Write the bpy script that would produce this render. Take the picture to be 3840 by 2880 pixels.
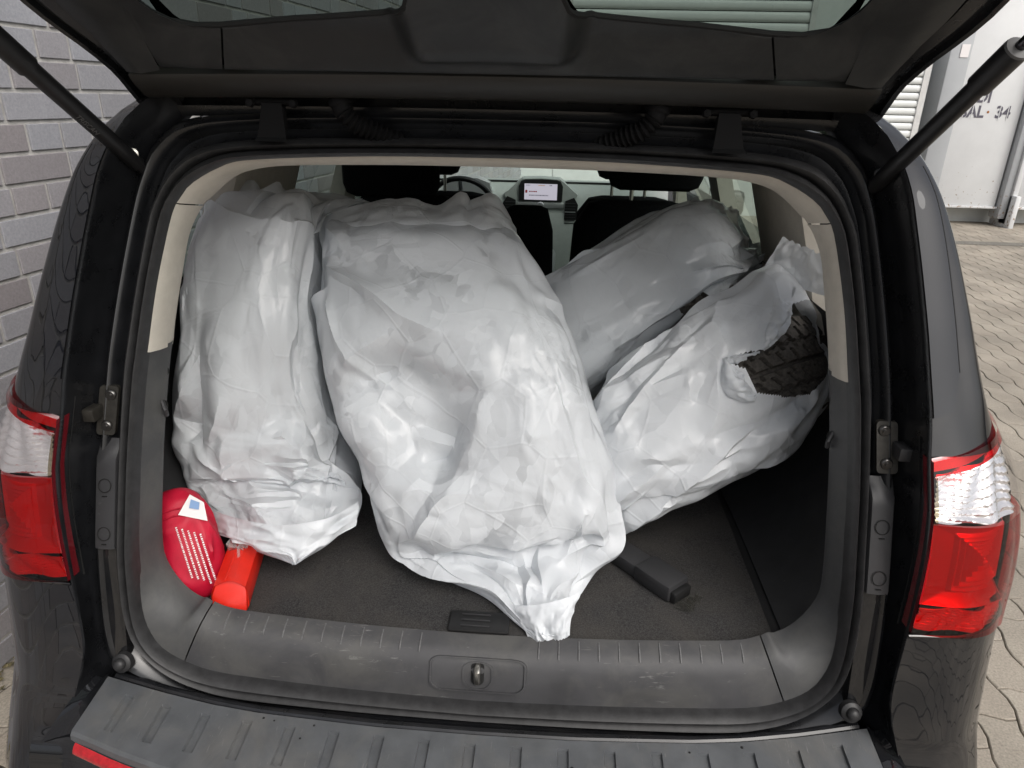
import bpy, bmesh, math, random
import numpy as np
from mathutils import Vector, Matrix
for _o in list(bpy.data.objects): bpy.data.objects.remove(_o)
SC = bpy.context.scene
COL = SC.collection
R = math.radians
# ------------------------------------------------------------------ camera
cam_d = bpy.data.cameras.new('camera'); cam = bpy.data.objects.new('camera', cam_d); COL.objects.link(cam)
cam_d.sensor_width = 36; cam_d.lens = 36 * 2600 / 3840; cam_d.clip_start = .02; cam_d.clip_end = 400
def cam_axes(yaw, pitch, roll):
    cy, sy, cp, sp = math.cos(yaw), math.sin(yaw), math.cos(pitch), math.sin(pitch)
    f = Vector((sy*cp, cy*cp, -sp)); r = Vector((cy, -sy, 0)); d = f.cross(r)
    return math.cos(roll)*r + math.sin(roll)*d, -math.sin(roll)*r + math.cos(roll)*d, f
CR, CD, CF = cam_axes(R(-3.322), R(22.428), R(-1.26))
cam.matrix_world = Matrix(((CR.x, -CD.x, -CF.x, .0982), (CR.y, -CD.y, -CF.y, -1.2), (CR.z, -CD.z, -CF.z, 1.6), (0, 0, 0, 1)))
SC.camera = cam
# ------------------------------------------------------------------ sky and sun (overcast)
SUN_EL, SUN_AZ = R(48), R(140)          # azimuth clockwise from +Y
w = bpy.data.worlds.new('World'); SC.world = w; w.use_nodes = True
nt = w.node_tree; bgn = nt.nodes['Background']
sky = nt.nodes.new('ShaderNodeTexSky'); sky.sky_type = 'NISHITA'; sky.sun_disc = False
sky.sun_elevation = SUN_EL; sky.sun_rotation = SUN_AZ
sky.air_density = 1.0; sky.dust_density = 6.0; sky.ozone_density = 1.0
hs = nt.nodes.new('ShaderNodeHueSaturation'); hs.inputs['Saturation'].default_value = .38
nt.links.new(sky.outputs[0], hs.inputs['Color']); nt.links.new(hs.outputs[0], bgn.inputs['Color'])
bgn.inputs['Strength'].default_value = .15
sun_d = bpy.data.lights.new('sun', 'SUN'); sun_d.energy = 1.2; sun_d.angle = R(50); sun_d.color = (1, .97, .93)
sun = bpy.data.objects.new('sun', sun_d); COL.objects.link(sun)
sd = Vector((math.sin(SUN_AZ)*math.cos(SUN_EL), math.cos(SUN_AZ)*math.cos(SUN_EL), math.sin(SUN_EL)))
sun.rotation_euler = sd.to_track_quat('Z', 'Y').to_euler(); sun.location = sd*20
SC.view_settings.view_transform = 'Standard'; SC.view_settings.look = 'None'
SC.view_settings.exposure = 0.16; SC.view_settings.gamma = 1; SC.view_settings.use_curve_mapping = False
SC.render.engine = 'CYCLES'
SC.cycles.max_bounces = 7; SC.cycles.diffuse_bounces = 4; SC.cycles.transparent_max_bounces = 14
# ------------------------------------------------------------------ helpers
def hexc(r, g, b): # srgb 0-255 -> linear
    f = lambda c: (c/255/12.92) if c/255 <= .04045 else ((c/255+.055)/1.055)**2.4
    return (f(r), f(g), f(b), 1)
def link_obj(o, parent=None):
    COL.objects.link(o)
    if parent is not None: o.parent = parent
    return o
def obj(name, verts, faces, mat=None, parent=None, smooth=False, angle=None, mats=None, fmat=None):
    me = bpy.data.meshes.new(name); me.from_pydata([tuple(v) for v in verts], [], [tuple(f) for f in faces]); me.update()
    for m in (mats or ([mat] if mat else [])): me.materials.append(m)
    if fmat is not None: me.polygons.foreach_set('material_index', np.array(fmat, dtype=np.int32))
    if smooth:
        me.polygons.foreach_set('use_smooth', np.ones(len(me.polygons), dtype=bool))
        if angle: me.set_sharp_from_angle(angle=R(angle))
    return link_obj(bpy.data.objects.new(name, me), parent)
def tag(o, label=None, cat=None, group=None, kind=None):
    if label: o['label'] = label
    if cat: o['category'] = cat
    if group: o['group'] = group
    if kind: o['kind'] = kind
    return o
def empty(name, loc=(0, 0, 0), parent=None):
    o = bpy.data.objects.new(name, None); o.location = loc; o.empty_display_size = .1
    return link_obj(o, parent)
class MB:
    def __init__(s): s.v = []; s.f = []
    def add(s, v, f):
        n = len(s.v); s.v += [tuple(map(float, q)) for q in v]; s.f += [tuple(i+n for i in q) for q in f]; return s
    def box(s, c, d, M=None, bev=0):
        hx, hy, hz = d[0]/2, d[1]/2, d[2]/2
        if bev <= 0:
            v = [(x*hx, y*hy, z*hz) for z in (-1, 1) for y in (-1, 1) for x in (-1, 1)]
            f = [(0, 2, 3, 1), (4, 5, 7, 6), (0, 1, 5, 4), (2, 6, 7, 3), (0, 4, 6, 2), (1, 3, 7, 5)]
        else:
            bm = bmesh.new(); bmesh.ops.create_cube(bm, size=1)
            for q in bm.verts: q.co = Vector((q.co.x*d[0], q.co.y*d[1], q.co.z*d[2]))
            bmesh.ops.bevel(bm, geom=bm.edges[:], offset=bev, segments=2, affect='EDGES', profile=.5)
            bm.verts.index_update(); v = [tuple(q.co) for q in bm.verts]; f = [tuple(q.index for q in p.verts) for p in bm.faces]; bm.free()
        v = [Vector(q) for q in v]
        if M is not None: v = [M @ q for q in v]
        return s.add([(q.x+c[0], q.y+c[1], q.z+c[2]) for q in v], f)
    def grid(s, P, cu=False, cv=False):   # P[rows][cols] of points
        nr, nc = len(P), len(P[0]); v = [q for r in P for q in r]; f = []
        for i in range(nr if cv else nr-1):
            for j in range(nc if cu else nc-1):
                a, b = i*nc+j, i*nc+(j+1) % nc; i2 = (i+1) % nr
                f.append((a, b, i2*nc+(j+1) % nc, i2*nc+j))
        return s.add(v, f)
    def tube(s, path, r, n=10, cap=True, closed=False):
        P = [Vector(p) for p in path]; rr = r if hasattr(r, '__len__') else [r]*len(P); rings = []; up = None
        for i, p in enumerate(P):
            t = (P[(i+1) % len(P)]-P[i-1]) if closed else (P[min(i+1, len(P)-1)]-P[max(i-1, 0)])
            t.normalize()
            if up is None: up = t.orthogonal().normalized()
            up = (up-t*up.dot(t)); up.normalize(); b = t.cross(up)
            rings.append([p+(up*math.cos(2*math.pi*k/n)+b*math.sin(2*math.pi*k/n))*rr[i] for k in range(n)])
        n0 = len(s.v); s.grid(rings, cu=True, cv=closed)
        if cap and not closed: s.f += [tuple(n0+k for k in reversed(range(n))), tuple(n0+(len(P)-1)*n+k for k in range(n))]
        return s
    def lathe(s, prof, c, axis, n=24):   # prof: (radius, along axis)
        a = Vector(axis).normalized(); u = a.orthogonal().normalized(); b = a.cross(u); c = Vector(c)
        return s.grid([[c+a*h+(u*math.cos(2*math.pi*k/n)+b*math.sin(2*math.pi*k/n))*r for k in range(n)] for r, h in prof], cu=True)
    def prism(s, poly, fn, h0, h1):      # poly of 2d, fn(a,b,h)->point
        n = len(poly); v = [fn(a, b, h0) for a, b in poly]+[fn(a, b, h1) for a, b in poly]
        return s.add(v, [tuple(reversed(range(n))), tuple(range(n, 2*n))]+[(i, (i+1) % n, n+(i+1) % n, n+i) for i in range(n)])
    def build(s, name, mat, parent=None, smooth=True, angle=35):
        return obj(name, s.v, s.f, mat, parent, smooth, angle)
def interp(tab):
    t = sorted(tab); xs = [a for a, b in t]; ys = [b for a, b in t]
    return lambda x: float(np.interp(x, xs, ys))
def sinterp(tab, sig=.02):              # smoothed lookup so reflections stay fair
    f = interp(tab); a, b = min(t[0] for t in tab), max(t[0] for t in tab); q = np.arange(a-.1, b+.1, .004); y = np.array([f(v) for v in q])
    lo_, hi_ = (f(a+.01)-f(a))/.01, (f(b)-f(b-.01))/.01; y = np.where(q < a, y[0]+(q-a)*lo_, np.where(q > b, y[-1]+(q-b)*hi_, y))
    k = np.exp(-.5*(np.arange(-20, 21)*.004/sig)**2); k /= k.sum(); y = np.convolve(np.pad(y, 20, 'edge'), k, 'valid')
    return lambda v: float(np.interp(v, q, y))
def smooth(e0, e1, x):
    t = min(1, max(0, (x-e0)/(e1-e0))); return t*t*(3-2*t)
def spline(pts, n, closed=False):        # uniform-length catmull-rom
    P = np.array(pts, float); m = len(P); out = []
    for i in range(m if closed else m-1):
        g = lambda k: P[k % m] if closed else P[min(max(k, 0), m-1)]
        a, b, c, d = g(i-1), g(i), g(i+1), g(i+2)
        for k in range(12):
            t = k/12; out.append(.5*((2*b)+(c-a)*t+(2*a-5*b+4*c-d)*t*t+(3*b-3*c+d-a)*t**3))
    out.append(P[0] if closed else P[-1]); out = np.array(out)
    L = np.concatenate([[0], np.cumsum(np.linalg.norm(np.diff(out, axis=0), axis=1))])
    q = np.linspace(0, L[-1], n+1 if closed else n)
    r = np.stack([np.interp(q, L, out[:, k]) for k in range(P.shape[1])], 1)
    return r[:-1] if closed else r
def text_mesh(name, body, size, mat, parent, M, ext=.0006, sx=1.0, bold=0):
    cu = bpy.data.curves.new(name, 'FONT'); cu.body = body; cu.size = size; cu.extrude = ext; cu.align_x = 'CENTER'; cu.align_y = 'CENTER'; cu.resolution_u = 3; cu.offset = bold
    t = bpy.data.objects.new(name+'_tmp', cu); COL.objects.link(t); bpy.context.view_layer.update()
    me = bpy.data.meshes.new_from_object(t.evaluated_get(bpy.context.evaluated_depsgraph_get()))
    bpy.data.objects.remove(t); me.name = name
    me.transform(M @ Matrix.Diagonal((sx, 1, 1, 1))); me.materials.clear(); me.materials.append(mat)
    return link_obj(bpy.data.objects.new(name, me), parent)
# ------------------------------------------------------------------ materials
def mat(name, col, rough=.5, metal=0, spec=.5, coat=0, coat_r=.05, noise=0, nscale=40, bump=0, bscale=200, bdist=.002, rvar=0, tint=None, detail=4):
    m = bpy.data.materials.new(name); m.use_nodes = True; n = m.node_tree; b = n.nodes['Principled BSDF']
    c = col if len(col) == 4 else (*col, 1)
    b.inputs['Base Color'].default_value = c; b.inputs['Roughness'].default_value = rough; b.inputs['Metallic'].default_value = metal
    b.inputs['Specular IOR Level'].default_value = spec; b.inputs['Coat Weight'].default_value = coat; b.inputs['Coat Roughness'].default_value = coat_r
    tc = n.nodes.new('ShaderNodeTexCoord')
    if noise or rvar:
        t = n.nodes.new('ShaderNodeTexNoise'); t.inputs['Scale'].default_value = nscale; t.inputs['Detail'].default_value = detail; t.inputs['Roughness'].default_value = .6
        n.links.new(tc.outputs['Object'], t.inputs['Vector'])
        if noise:
            r = n.nodes.new('ShaderNodeValToRGB'); e = r.color_ramp.elements
            t2 = tint or c
            e[0].position = .3; e[0].color = tuple(max(0, k*(1-noise)) for k in c[:3])+(1,)
            e[1].position = .7; e[1].color = tuple(min(1, k*(1+noise)) for k in t2[:3])+(1,)
            n.links.new(t.outputs['Fac'], r.inputs['Fac']); n.links.new(r.outputs['Color'], b.inputs['Base Color'])
        if rvar:
            mr = n.nodes.new('ShaderNodeMapRange'); mr.inputs['To Min'].default_value = max(.02, rough-rvar); mr.inputs['To Max'].default_value = min(1, rough+rvar)
            mr.inputs['From Min'].default_value = .3; mr.inputs['From Max'].default_value = .7
            n.links.new(t.outputs['Fac'], mr.inputs['Value']); n.links.new(mr.outputs['Result'], b.inputs['Roughness'])
    if bump:
        t = n.nodes.new('ShaderNodeTexNoise'); t.inputs['Scale'].default_value = bscale; t.inputs['Detail'].default_value = 3
        n.links.new(tc.outputs['Object'], t.inputs['Vector'])
        bp = n.nodes.new('ShaderNodeBump'); bp.inputs['Strength'].default_value = bump; bp.inputs['Distance'].default_value = bdist
        n.links.new(t.outputs['Fac'], bp.inputs['Height']); n.links.new(bp.outputs['Normal'], b.inputs['Normal'])
    m['bsdf'] = 1
    return m
def glass_mat(name, tint, refl=1.0, rough=.0, ior=1.45):   # thin pane: coloured see-through plus fresnel reflection
    m = bpy.data.materials.new(name); m.use_nodes = True; n = m.node_tree; n.nodes.remove(n.nodes['Principled BSDF'])
    out = n.nodes['Material Output']; tr = n.nodes.new('ShaderNodeBsdfTransparent'); tr.inputs['Color'].default_value = (*tint, 1)
    gl = n.nodes.new('ShaderNodeBsdfGlossy'); gl.inputs['Roughness'].default_value = rough; gl.inputs['Color'].default_value = (refl, refl, refl, 1)
    lw = n.nodes.new('ShaderNodeLayerWeight'); lw.inputs['Blend'].default_value = .5; pw = n.nodes.new('ShaderNodeMath'); pw.operation = 'POWER'; pw.inputs[1].default_value = 5
    ma = n.nodes.new('ShaderNodeMath'); ma.operation = 'MULTIPLY_ADD'; f0 = ((ior-1)/(ior+1))**2; ma.inputs[1].default_value = 1-f0; ma.inputs[2].default_value = f0
    n.links.new(lw.outputs['Facing'], pw.inputs[0]); n.links.new(pw.outputs[0], ma.inputs[0]); mx = n.nodes.new('ShaderNodeMixShader')
    n.links.new(ma.outputs[0], mx.inputs[0]); n.links.new(tr.outputs[0], mx.inputs[1]); n.links.new(gl.outputs[0], mx.inputs[2]); n.links.new(mx.outputs[0], out.inputs['Surface'])
    return m
def film_mat(name, col, transp, trans, rough, bscale=22, facet=1.0):           # thin polyethylene film
    m = bpy.data.materials.new(name); m.use_nodes = True; n = m.node_tree; b = n.nodes['Principled BSDF']; out = n.nodes['Material Output']
    b.inputs['Base Color'].default_value = (*col, 1); b.inputs['Roughness'].default_value = rough; b.inputs['Specular IOR Level'].default_value = .25
    tl = n.nodes.new('ShaderNodeBsdfTranslucent'); tl.inputs['Color'].default_value = (*col, 1)
    tp = n.nodes.new('ShaderNodeBsdfTransparent'); tp.inputs['Color'].default_value = (.93, .95, .95, 1)
    m1 = n.nodes.new('ShaderNodeMixShader'); m1.inputs[0].default_value = trans; m2 = n.nodes.new('ShaderNodeMixShader'); m2.inputs[0].default_value = transp
    b.inputs['Coat Weight'].default_value = .5; b.inputs['Coat Roughness'].default_value = .07
    n.links.new(b.outputs[0], m1.inputs[1]); n.links.new(tl.outputs[0], m1.inputs[2]); n.links.new(m1.outputs[0], out.inputs['Surface'])
    if transp > 0: n.links.new(m1.outputs[0], m2.inputs[1]); n.links.new(tp.outputs[0], m2.inputs[2]); n.links.new(m2.outputs[0], out.inputs['Surface'])
    tc = n.nodes.new('ShaderNodeTexCoord')
    nz = n.nodes.new('ShaderNodeTexNoise'); nz.inputs['Scale'].default_value = bscale; nz.inputs['Detail'].default_value = 2; nz.inputs['Distortion'].default_value = .8
    n.links.new(tc.outputs['Object'], nz.inputs['Vector']); ml = n.nodes.new('ShaderNodeMath'); ml.operation = 'PINGPONG'; ml.inputs[1].default_value = .16; n.links.new(nz.outputs['Fac'], ml.inputs[0])
    bp = n.nodes.new('ShaderNodeBump'); bp.inputs['Strength'].default_value = .30; bp.inputs['Distance'].default_value = .005
    n.links.new(ml.outputs[0], bp.inputs['Height']); last = bp.outputs['Normal']
    ve = n.nodes.new('ShaderNodeTexVoronoi'); ve.feature = 'DISTANCE_TO_EDGE'; ve.inputs['Scale'].default_value = 9; nd = n.nodes.new('ShaderNodeVectorMath'); nd.operation = 'MULTIPLY_ADD'; nd.inputs[1].default_value = (.05, .05, .05); nx = n.nodes.new('ShaderNodeTexNoise'); nx.inputs['Scale'].default_value = 5; nx.inputs['Detail'].default_value = 1; n.links.new(tc.outputs['Object'], nx.inputs['Vector'])
    n.links.new(nx.outputs['Color'], nd.inputs[0]); n.links.new(tc.outputs['Object'], nd.inputs[2]); n.links.new(nd.outputs[0], ve.inputs['Vector'])
    ce = n.nodes.new('ShaderNodeMapRange'); ce.inputs['From Max'].default_value = .028; ce.inputs['To Min'].default_value = 1; ce.inputs['To Max'].default_value = 0; n.links.new(ve.outputs['Distance'], ce.inputs['Value'])
    b2 = n.nodes.new('ShaderNodeBump'); b2.inputs['Strength'].default_value = .28; b2.inputs['Distance'].default_value = .002; n.links.new(ce.outputs[0], b2.inputs['Height']); n.links.new(last, b2.inputs['Normal']); last = b2.outputs['Normal']
    nw = n.nodes.new('ShaderNodeTexNoise'); nw.inputs['Scale'].default_value = 9; nw.inputs['Detail'].default_value = 3; n.links.new(tc.outputs['Object'], nw.inputs['Vector'])
    for sc_, k_, msc, lo_, hi_, st in ((12, .34, 4.0, .38, .54, (1, 1.7, .8)), (33, .30, 7.0, .44, .58, (1.5, .8, 1)), (85, .28, 6.0, .52, .62, (1, 1, 1))):   # flat facets of creased film
        wp = n.nodes.new('ShaderNodeVectorMath'); wp.operation = 'MULTIPLY_ADD'; wp.inputs[1].default_value = (.07, .07, .07); n.links.new(nw.outputs['Color'], wp.inputs[0]); n.links.new(tc.outputs['Object'], wp.inputs[2])
        ms = n.nodes.new('ShaderNodeVectorMath'); ms.operation = 'MULTIPLY'; ms.inputs[1].default_value = st; n.links.new(wp.outputs[0], ms.inputs[0])
        vo = n.nodes.new('ShaderNodeTexVoronoi'); vo.inputs['Scale'].default_value = sc_; n.links.new(ms.outputs[0], vo.inputs['Vector'])
        mk = n.nodes.new('ShaderNodeTexNoise'); mk.inputs['Scale'].default_value = msc; mk.inputs['Detail'].default_value = 1; of = n.nodes.new('ShaderNodeVectorMath'); of.operation = 'ADD'; of.inputs[1].default_value = (sc_, 0, 0); n.links.new(tc.outputs['Object'], of.inputs[0]); n.links.new(of.outputs[0], mk.inputs['Vector'])
        mr = n.nodes.new('ShaderNodeMapRange'); mr.inputs['From Min'].default_value = lo_; mr.inputs['From Max'].default_value = hi_; mr.inputs['To Max'].default_value = k_*facet; n.links.new(mk.outputs['Fac'], mr.inputs['Value'])
        sb_ = n.nodes.new('ShaderNodeVectorMath'); sb_.operation = 'SUBTRACT'; sb_.inputs[1].default_value = (.5, .5, .5); n.links.new(vo.outputs['Color'], sb_.inputs[0])
        sl = n.nodes.new('ShaderNodeVectorMath'); sl.operation = 'SCALE'; n.links.new(sb_.outputs[0], sl.inputs[0]); n.links.new(mr.outputs[0], sl.inputs['Scale'])
        an = n.nodes.new('ShaderNodeVectorMath'); an.operation = 'ADD'; n.links.new(last, an.inputs[0]); n.links.new(sl.outputs[0], an.inputs[1]); nn = n.nodes.new('ShaderNodeVectorMath'); nn.operation = 'NORMALIZE'; n.links.new(an.outputs[0], nn.inputs[0]); last = nn.outputs[0]
    n.links.new(last, b.inputs['Normal']); n.links.new(last, tl.inputs['Normal'])
    return m
M = {}
M['paint'] = mat('black_car_paint', (.009, .0095, .011), .4, 0, .0, 1, .012, noise=.25, nscale=900)
M['paint'].node_tree.nodes['Principled BSDF'].inputs['Coat IOR'].default_value = 1.6
M['paint_in'] = mat('black_paint_inner', (.010, .0105, .012), .3, 0, .3, .6, .16, rvar=.06, nscale=25, noise=.3)
M['blackpl'] = mat('black_plastic', (.012, .012, .0125), .42, bump=.25, bscale=900, bdist=.0006)
M['tgtrim'] = mat('tailgate_trim_plastic', (.0135, .015, .016), .5, bump=.3, bscale=1200, bdist=.0005, noise=.1, nscale=30)
M['tglip'] = mat('tailgate_lip_plastic', (.020, .019, .017), .5, bump=.2, bscale=900, bdist=.0005)
M['gap'] = mat('dark_gap', (.003, .003, .003), .8)
M['rubber'] = mat('rubber', (.022, .022, .023), .48, noise=.35, nscale=60, bump=.15, bscale=300, bdist=.001)
M['sillpl'] = mat('sill_plastic', (.050, .050, .053), .52, noise=.16, nscale=18, bump=.5, bscale=1500, bdist=.0006, rvar=.06)
M['rib'] = mat('scuffed_rib', (.11, .11, .112), .6, noise=.3, nscale=200)
M['sidepl'] = mat('side_trim_plastic', (.052, .053, .055), .55, noise=.12, nscale=15, bump=.5, bscale=1500, bdist=.0006)
M['padpl'] = mat('step_pad_plastic', (.082, .087, .093), .5, noise=.15, nscale=26, bump=.45, bscale=1300, bdist=.0007, rvar=.07)
M['coverpl'] = mat('cover_plastic', (.030, .030, .032), .45, bump=.3, bscale=1500, bdist=.0004)
M['beige'] = mat('beige_trim', (.52, .485, .425), .72, noise=.06, nscale=50, bump=.4, bscale=1100, bdist=.0006)
M['carpet'] = mat('carpet', (.056, .055, .055), .95, spec=.1, noise=.6, nscale=420, bump=1.0, bscale=1100, bdist=.0025, detail=3)
M['fabric'] = mat('black_fabric', (.008, .008, .009), .95, spec=.15, noise=.3, nscale=120)
M['darkin'] = mat('cargo_wall_plastic', (.026, .026, .027), .6, noise=.2, nscale=20)
M['dash'] = mat('dash_plastic', (.30, .32, .31), .6, noise=.05, nscale=30)
M['silver'] = mat('silver_trim', (.55, .56, .57), .3, metal=.7)
M['steel'] = mat('zinc_steel', (.62, .60, .55), .32, metal=1, noise=.2, nscale=60)
M['rod'] = mat('strut_rod_steel', (.10, .10, .11), .22, metal=1)
M['strut'] = mat('strut_black', (.010, .010, .011), .42, noise=.3, nscale=40)
M['capgrey'] = mat('strut_cap_grey', (.10, .10, .10), .5)
M['brasspl'] = mat('guide_plate', (.040, .037, .032), .42, metal=.4, noise=.3, nscale=80)
M['tint'] = glass_mat('tinted_window_glass', (.42, .50, .46))
M['clear'] = glass_mat('windshield_glass', (.74, .84, .80))
M['tgglass'] = glass_mat('tailgate_glass', (.19, .23, .21), refl=.9)
M['quarter'] = mat('quarter_glass_black', (.009, .010, .013), .3, spec=.0, coat=1, coat_r=.0)
M['quarter'].node_tree.nodes['Principled BSDF'].inputs['Coat IOR'].default_value = 1.6
M['redlens'] = glass_mat('red_lens', (.66, .006, .012), ior=1.5)
M['clearlens'] = glass_mat('clear_lens', (.95, .94, .94), ior=1.5)
M['amber'] = glass_mat('smoked_lens_edge', (.45, .40, .28), ior=1.5)
M['lensedge'] = mat('lens_edge_dark_red', (.10, .006, .010), .2, coat=1)
M['redpl'] = mat('red_reflector', (.40, .004, .010), .2, coat=1, noise=.25, nscale=120)
M['redcloth'] = mat('red_nylon', (.46, .006, .030), .5, spec=.35, noise=.18, nscale=20, bump=.3, bscale=500, bdist=.0008)
M['orange'] = mat('orange_red_plastic', (.70, .022, .010), .34, spec=.5, noise=.1, nscale=15, bump=.15, bscale=60, bdist=.002)
M['whiteprint'] = mat('white_print', (.75, .72, .72), .6)
M['blueprint'] = mat('blue_print', (.18, .30, .52), .6)
M['tyre'] = mat('tyre_rubber', (.088, .078, .067), .78, noise=.5, nscale=140, bump=.5, bscale=700, bdist=.0008, detail=6)
M['film'] = film_mat('white_bag_film', (.77, .80, .832), .10, .20, .31)
M['film_thin'] = film_mat('thin_bag_film', (.75, .79, .825), .20, .26, .14, facet=.9)
M['film_clear'] = film_mat('clear_scrap_film', (.8, .78, .76), .72, .15, .15)
M['container'] = None
def reflector(name, col, rough):
    m = mat(name, col, rough, metal=.85, spec=.6); return m
M_CLEARREF = reflector('chrome_reflector', (.93, .92, .92), .16)
M_REDREF = reflector('lamp_reflector', (.9, .88, .88), .28)
for _m in (M_REDREF,): _m.node_tree.nodes['Principled BSDF'].inputs['Metallic'].default_value = .6
M['boltm'] = mat('dark_bolt', (.16, .155, .15), .3, metal=.9)
M['hinge'] = mat('hinge_black', (.006, .006, .0065), .75, spec=.15)
def add_wear(m, col, scale, stretch, lo, hi, amt):     # scuffs, lint and dust with shapes of their own
    n = m.node_tree; b = n.nodes['Principled BSDF']; s = b.inputs['Base Color']; tc = n.nodes.new('ShaderNodeTexCoord')
    mp = n.nodes.new('ShaderNodeMapping'); mp.inputs['Scale'].default_value = stretch; mp.inputs['Rotation'].default_value = (.3, .2, .6); n.links.new(tc.outputs['Object'], mp.inputs['Vector'])
    t = n.nodes.new('ShaderNodeTexNoise'); t.inputs['Scale'].default_value = scale; t.inputs['Detail'].default_value = 6; t.inputs['Roughness'].default_value = .7; t.inputs['Distortion'].default_value = .6; n.links.new(mp.outputs[0], t.inputs['Vector'])
    t2 = n.nodes.new('ShaderNodeTexNoise'); t2.inputs['Scale'].default_value = 7; n.links.new(tc.outputs['Object'], t2.inputs['Vector']); ad = n.nodes.new('ShaderNodeMath'); ad.operation = 'MULTIPLY_ADD'; ad.inputs[1].default_value = .35; n.links.new(t2.outputs['Fac'], ad.inputs[0]); n.links.new(t.outputs['Fac'], ad.inputs[2])
    mr = n.nodes.new('ShaderNodeMapRange'); mr.inputs['From Min'].default_value = lo; mr.inputs['From Max'].default_value = hi; mr.inputs['To Max'].default_value = amt; n.links.new(ad.outputs[0], mr.inputs['Value'])
    mx = n.nodes.new('ShaderNodeMixRGB'); mx.inputs[2].default_value = (*col, 1); n.links.new(mr.outputs[0], mx.inputs[0])
    if s.links: n.links.new(s.links[0].from_socket, mx.inputs[1])
    else: mx.inputs[1].default_value = s.default_value
    n.links.new(mx.outputs[0], s)
add_wear(M['sillpl'], (.30, .30, .29), 26, (1, 5, 5), .80, .92, .55); add_wear(M['sillpl'], (.10, .098, .09), 9, (1, 1, 1), .62, .85, .5)
add_wear(M['padpl'], (.26, .26, .25), 34, (5, 1, 3), .81, .92, .5); add_wear(M['padpl'], (.13, .125, .115), 8, (1, 1, 1), .62, .85, .5)
add_wear(M['carpet'], (.30, .28, .26), 150, (1, 1, 1), .86, .93, .6); add_wear(M['carpet'], (.085, .078, .07), 6, (1, 1, 1), .60, .85, .5)
add_wear(M['coverpl'], (.12, .12, .115), 60, (1, 1, 1), .80, .92, .4); add_wear(M['paint'], (.05, .045, .04), 5, (1, 1, 1), .62, .95, .35)
add_wear(M['sidepl'], (.11, .108, .10), 10, (1, 1, 1), .64, .86, .4); add_wear(M['tgtrim'], (.05, .05, .048), 12, (1, 1, 1), .66, .9, .4)
# ------------------------------------------------------------------ the car (origin at ground, +Y is forward)
car = empty('car', (0, 0, 0))
tag(car, 'black estate car with its tailgate open and bagged tyres in the boot', 'car')
Sy = sinterp([(.3, -.36), (.5, -.355), (.60, -.35), (.70, -.335), (.9, -.295), (1.13, -.21), (1.21, -.18), (1.44, -.085), (1.55, -.042), (1.7, .02)])
OUT = [(0, 1.536), (.2, 1.534), (.4, 1.526), (.488, 1.510), (.53, 1.477), (.548, 1.445), (.561, 1.411), (.577, 1.31), (.589, 1.21), (.593, 1.165), (.597, 1.05), (.598, .95), (.599, .86), (.597, .80), (.588, .755), (.572, .725), (.53, .685), (.475, .66), (.40, .645), (.2, .637), (0, .635)]
INN = [(0, 1.511), (.2, 1.509), (.4, 1.499), (.455, 1.486), (.497, 1.463), (.517, 1.441), (.532, 1.41), (.551, 1.308), (.562, 1.207), (.567, 1.16), (.573, 1.05), (.574, .95), (.574, .85), (.570, .78), (.556, .740), (.535, .716), (.50, .697), (.455, .683), (.38, .675), (.2, .665), (0, .66)]
FRM = [(0, 1.578), (.2, 1.577), (.4, 1.570), (.52, 1.556), (.570, 1.52), (.588, 1.48), (.602, 1.42), (.62, 1.31), (.633, 1.2), (.640, 1.1), (.645, 1.0), (.648, .9), (.650, .8), (.648, .72), (.630, .676), (.55, .645), (.4, .623), (.2, .612), (0, .608)]
NL = 120
def half(pts): return spline(pts, NL)
def loop_pts(pts):                       # full loop, right side down then left side up
    h = half(pts); return np.concatenate([h, (h*np.array([-1, 1]))[::-1][1:-1]])
out_l, inn_l, frm_l = loop_pts(OUT), loop_pts(INN), loop_pts(FRM)
def ring(a, b, t, off):                  # point loop between two contours, off metres forward of the opening surface
    q = a*(1-t)+b*t
    return [(x, Sy(z)+off, z) for x, z in q]
mb = MB(); mb.grid([ring(out_l, inn_l, t, o) for t, o in ((-.08, .012), (0, .002), (.08, -.006), (.22, -.010), (.36, -.006), (.44, .002), (.50, .008), (.56, .002), (.64, -.006), (.76, -.011), (.90, -.006), (1.0, .004), (1.06, .02))], cu=True)
mb.build('tailgate_seal', M['rubber'], car, angle=60)
mb = MB(); mb.grid([ring(out_l, frm_l, t, o) for t, o in ((-.05, .03), (.05, .024), (.15, .032), (.35, .034), (.5, .022), (.62, .010), (.74, .006), (.86, .010), (.95, .02), (1.0, .03))], cu=True)
mb.build('opening_frame', M['paint_in'], car, angle=50)
# ---- liner behind the seal: sill trim in the middle, corner and side trims, beige pillar and header trims
inn_h = half(INN)
def inward(i):
    a, b = inn_h[max(i-1, 0)], inn_h[min(i+1, NL-1)]; t = b-a; t /= np.linalg.norm(t); return np.array([-abs(t[1]) if abs(t[1]) > 1e-6 else 0., (1 if inn_h[i][1] < 1.1 else -1)*abs(t[0])])
def liner_row(i, sx=1):
    x, z = inn_h[i]; n = inward(i); wb = 1-smooth(.70, .86, z)
    d = [0, wb*.028+(1-wb)*.002, wb*.056+(1-wb)*.005, wb*.072+(1-wb)*.008, wb*.082+(1-wb)*.0105, wb*.088+(1-wb)*.009]
    o = [.012, wb*.016+(1-wb)*.024, wb*.024+(1-wb)*.040, wb*.034+(1-wb)*.056, wb*.050+(1-wb)*.068, wb*.072+(1-wb)*.078]
    return [(sx*(x+n[0]*k), Sy(z)+q, z+n[1]*k) for k, q in zip(d, o)]
i_sill = min(range(NL), key=lambda i: abs(inn_h[i][0]-.502) + (9 if inn_h[i][1] > .8 else 0))
i_beige = min(range(NL), key=lambda i: abs(inn_h[i][1]-1.205))
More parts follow.
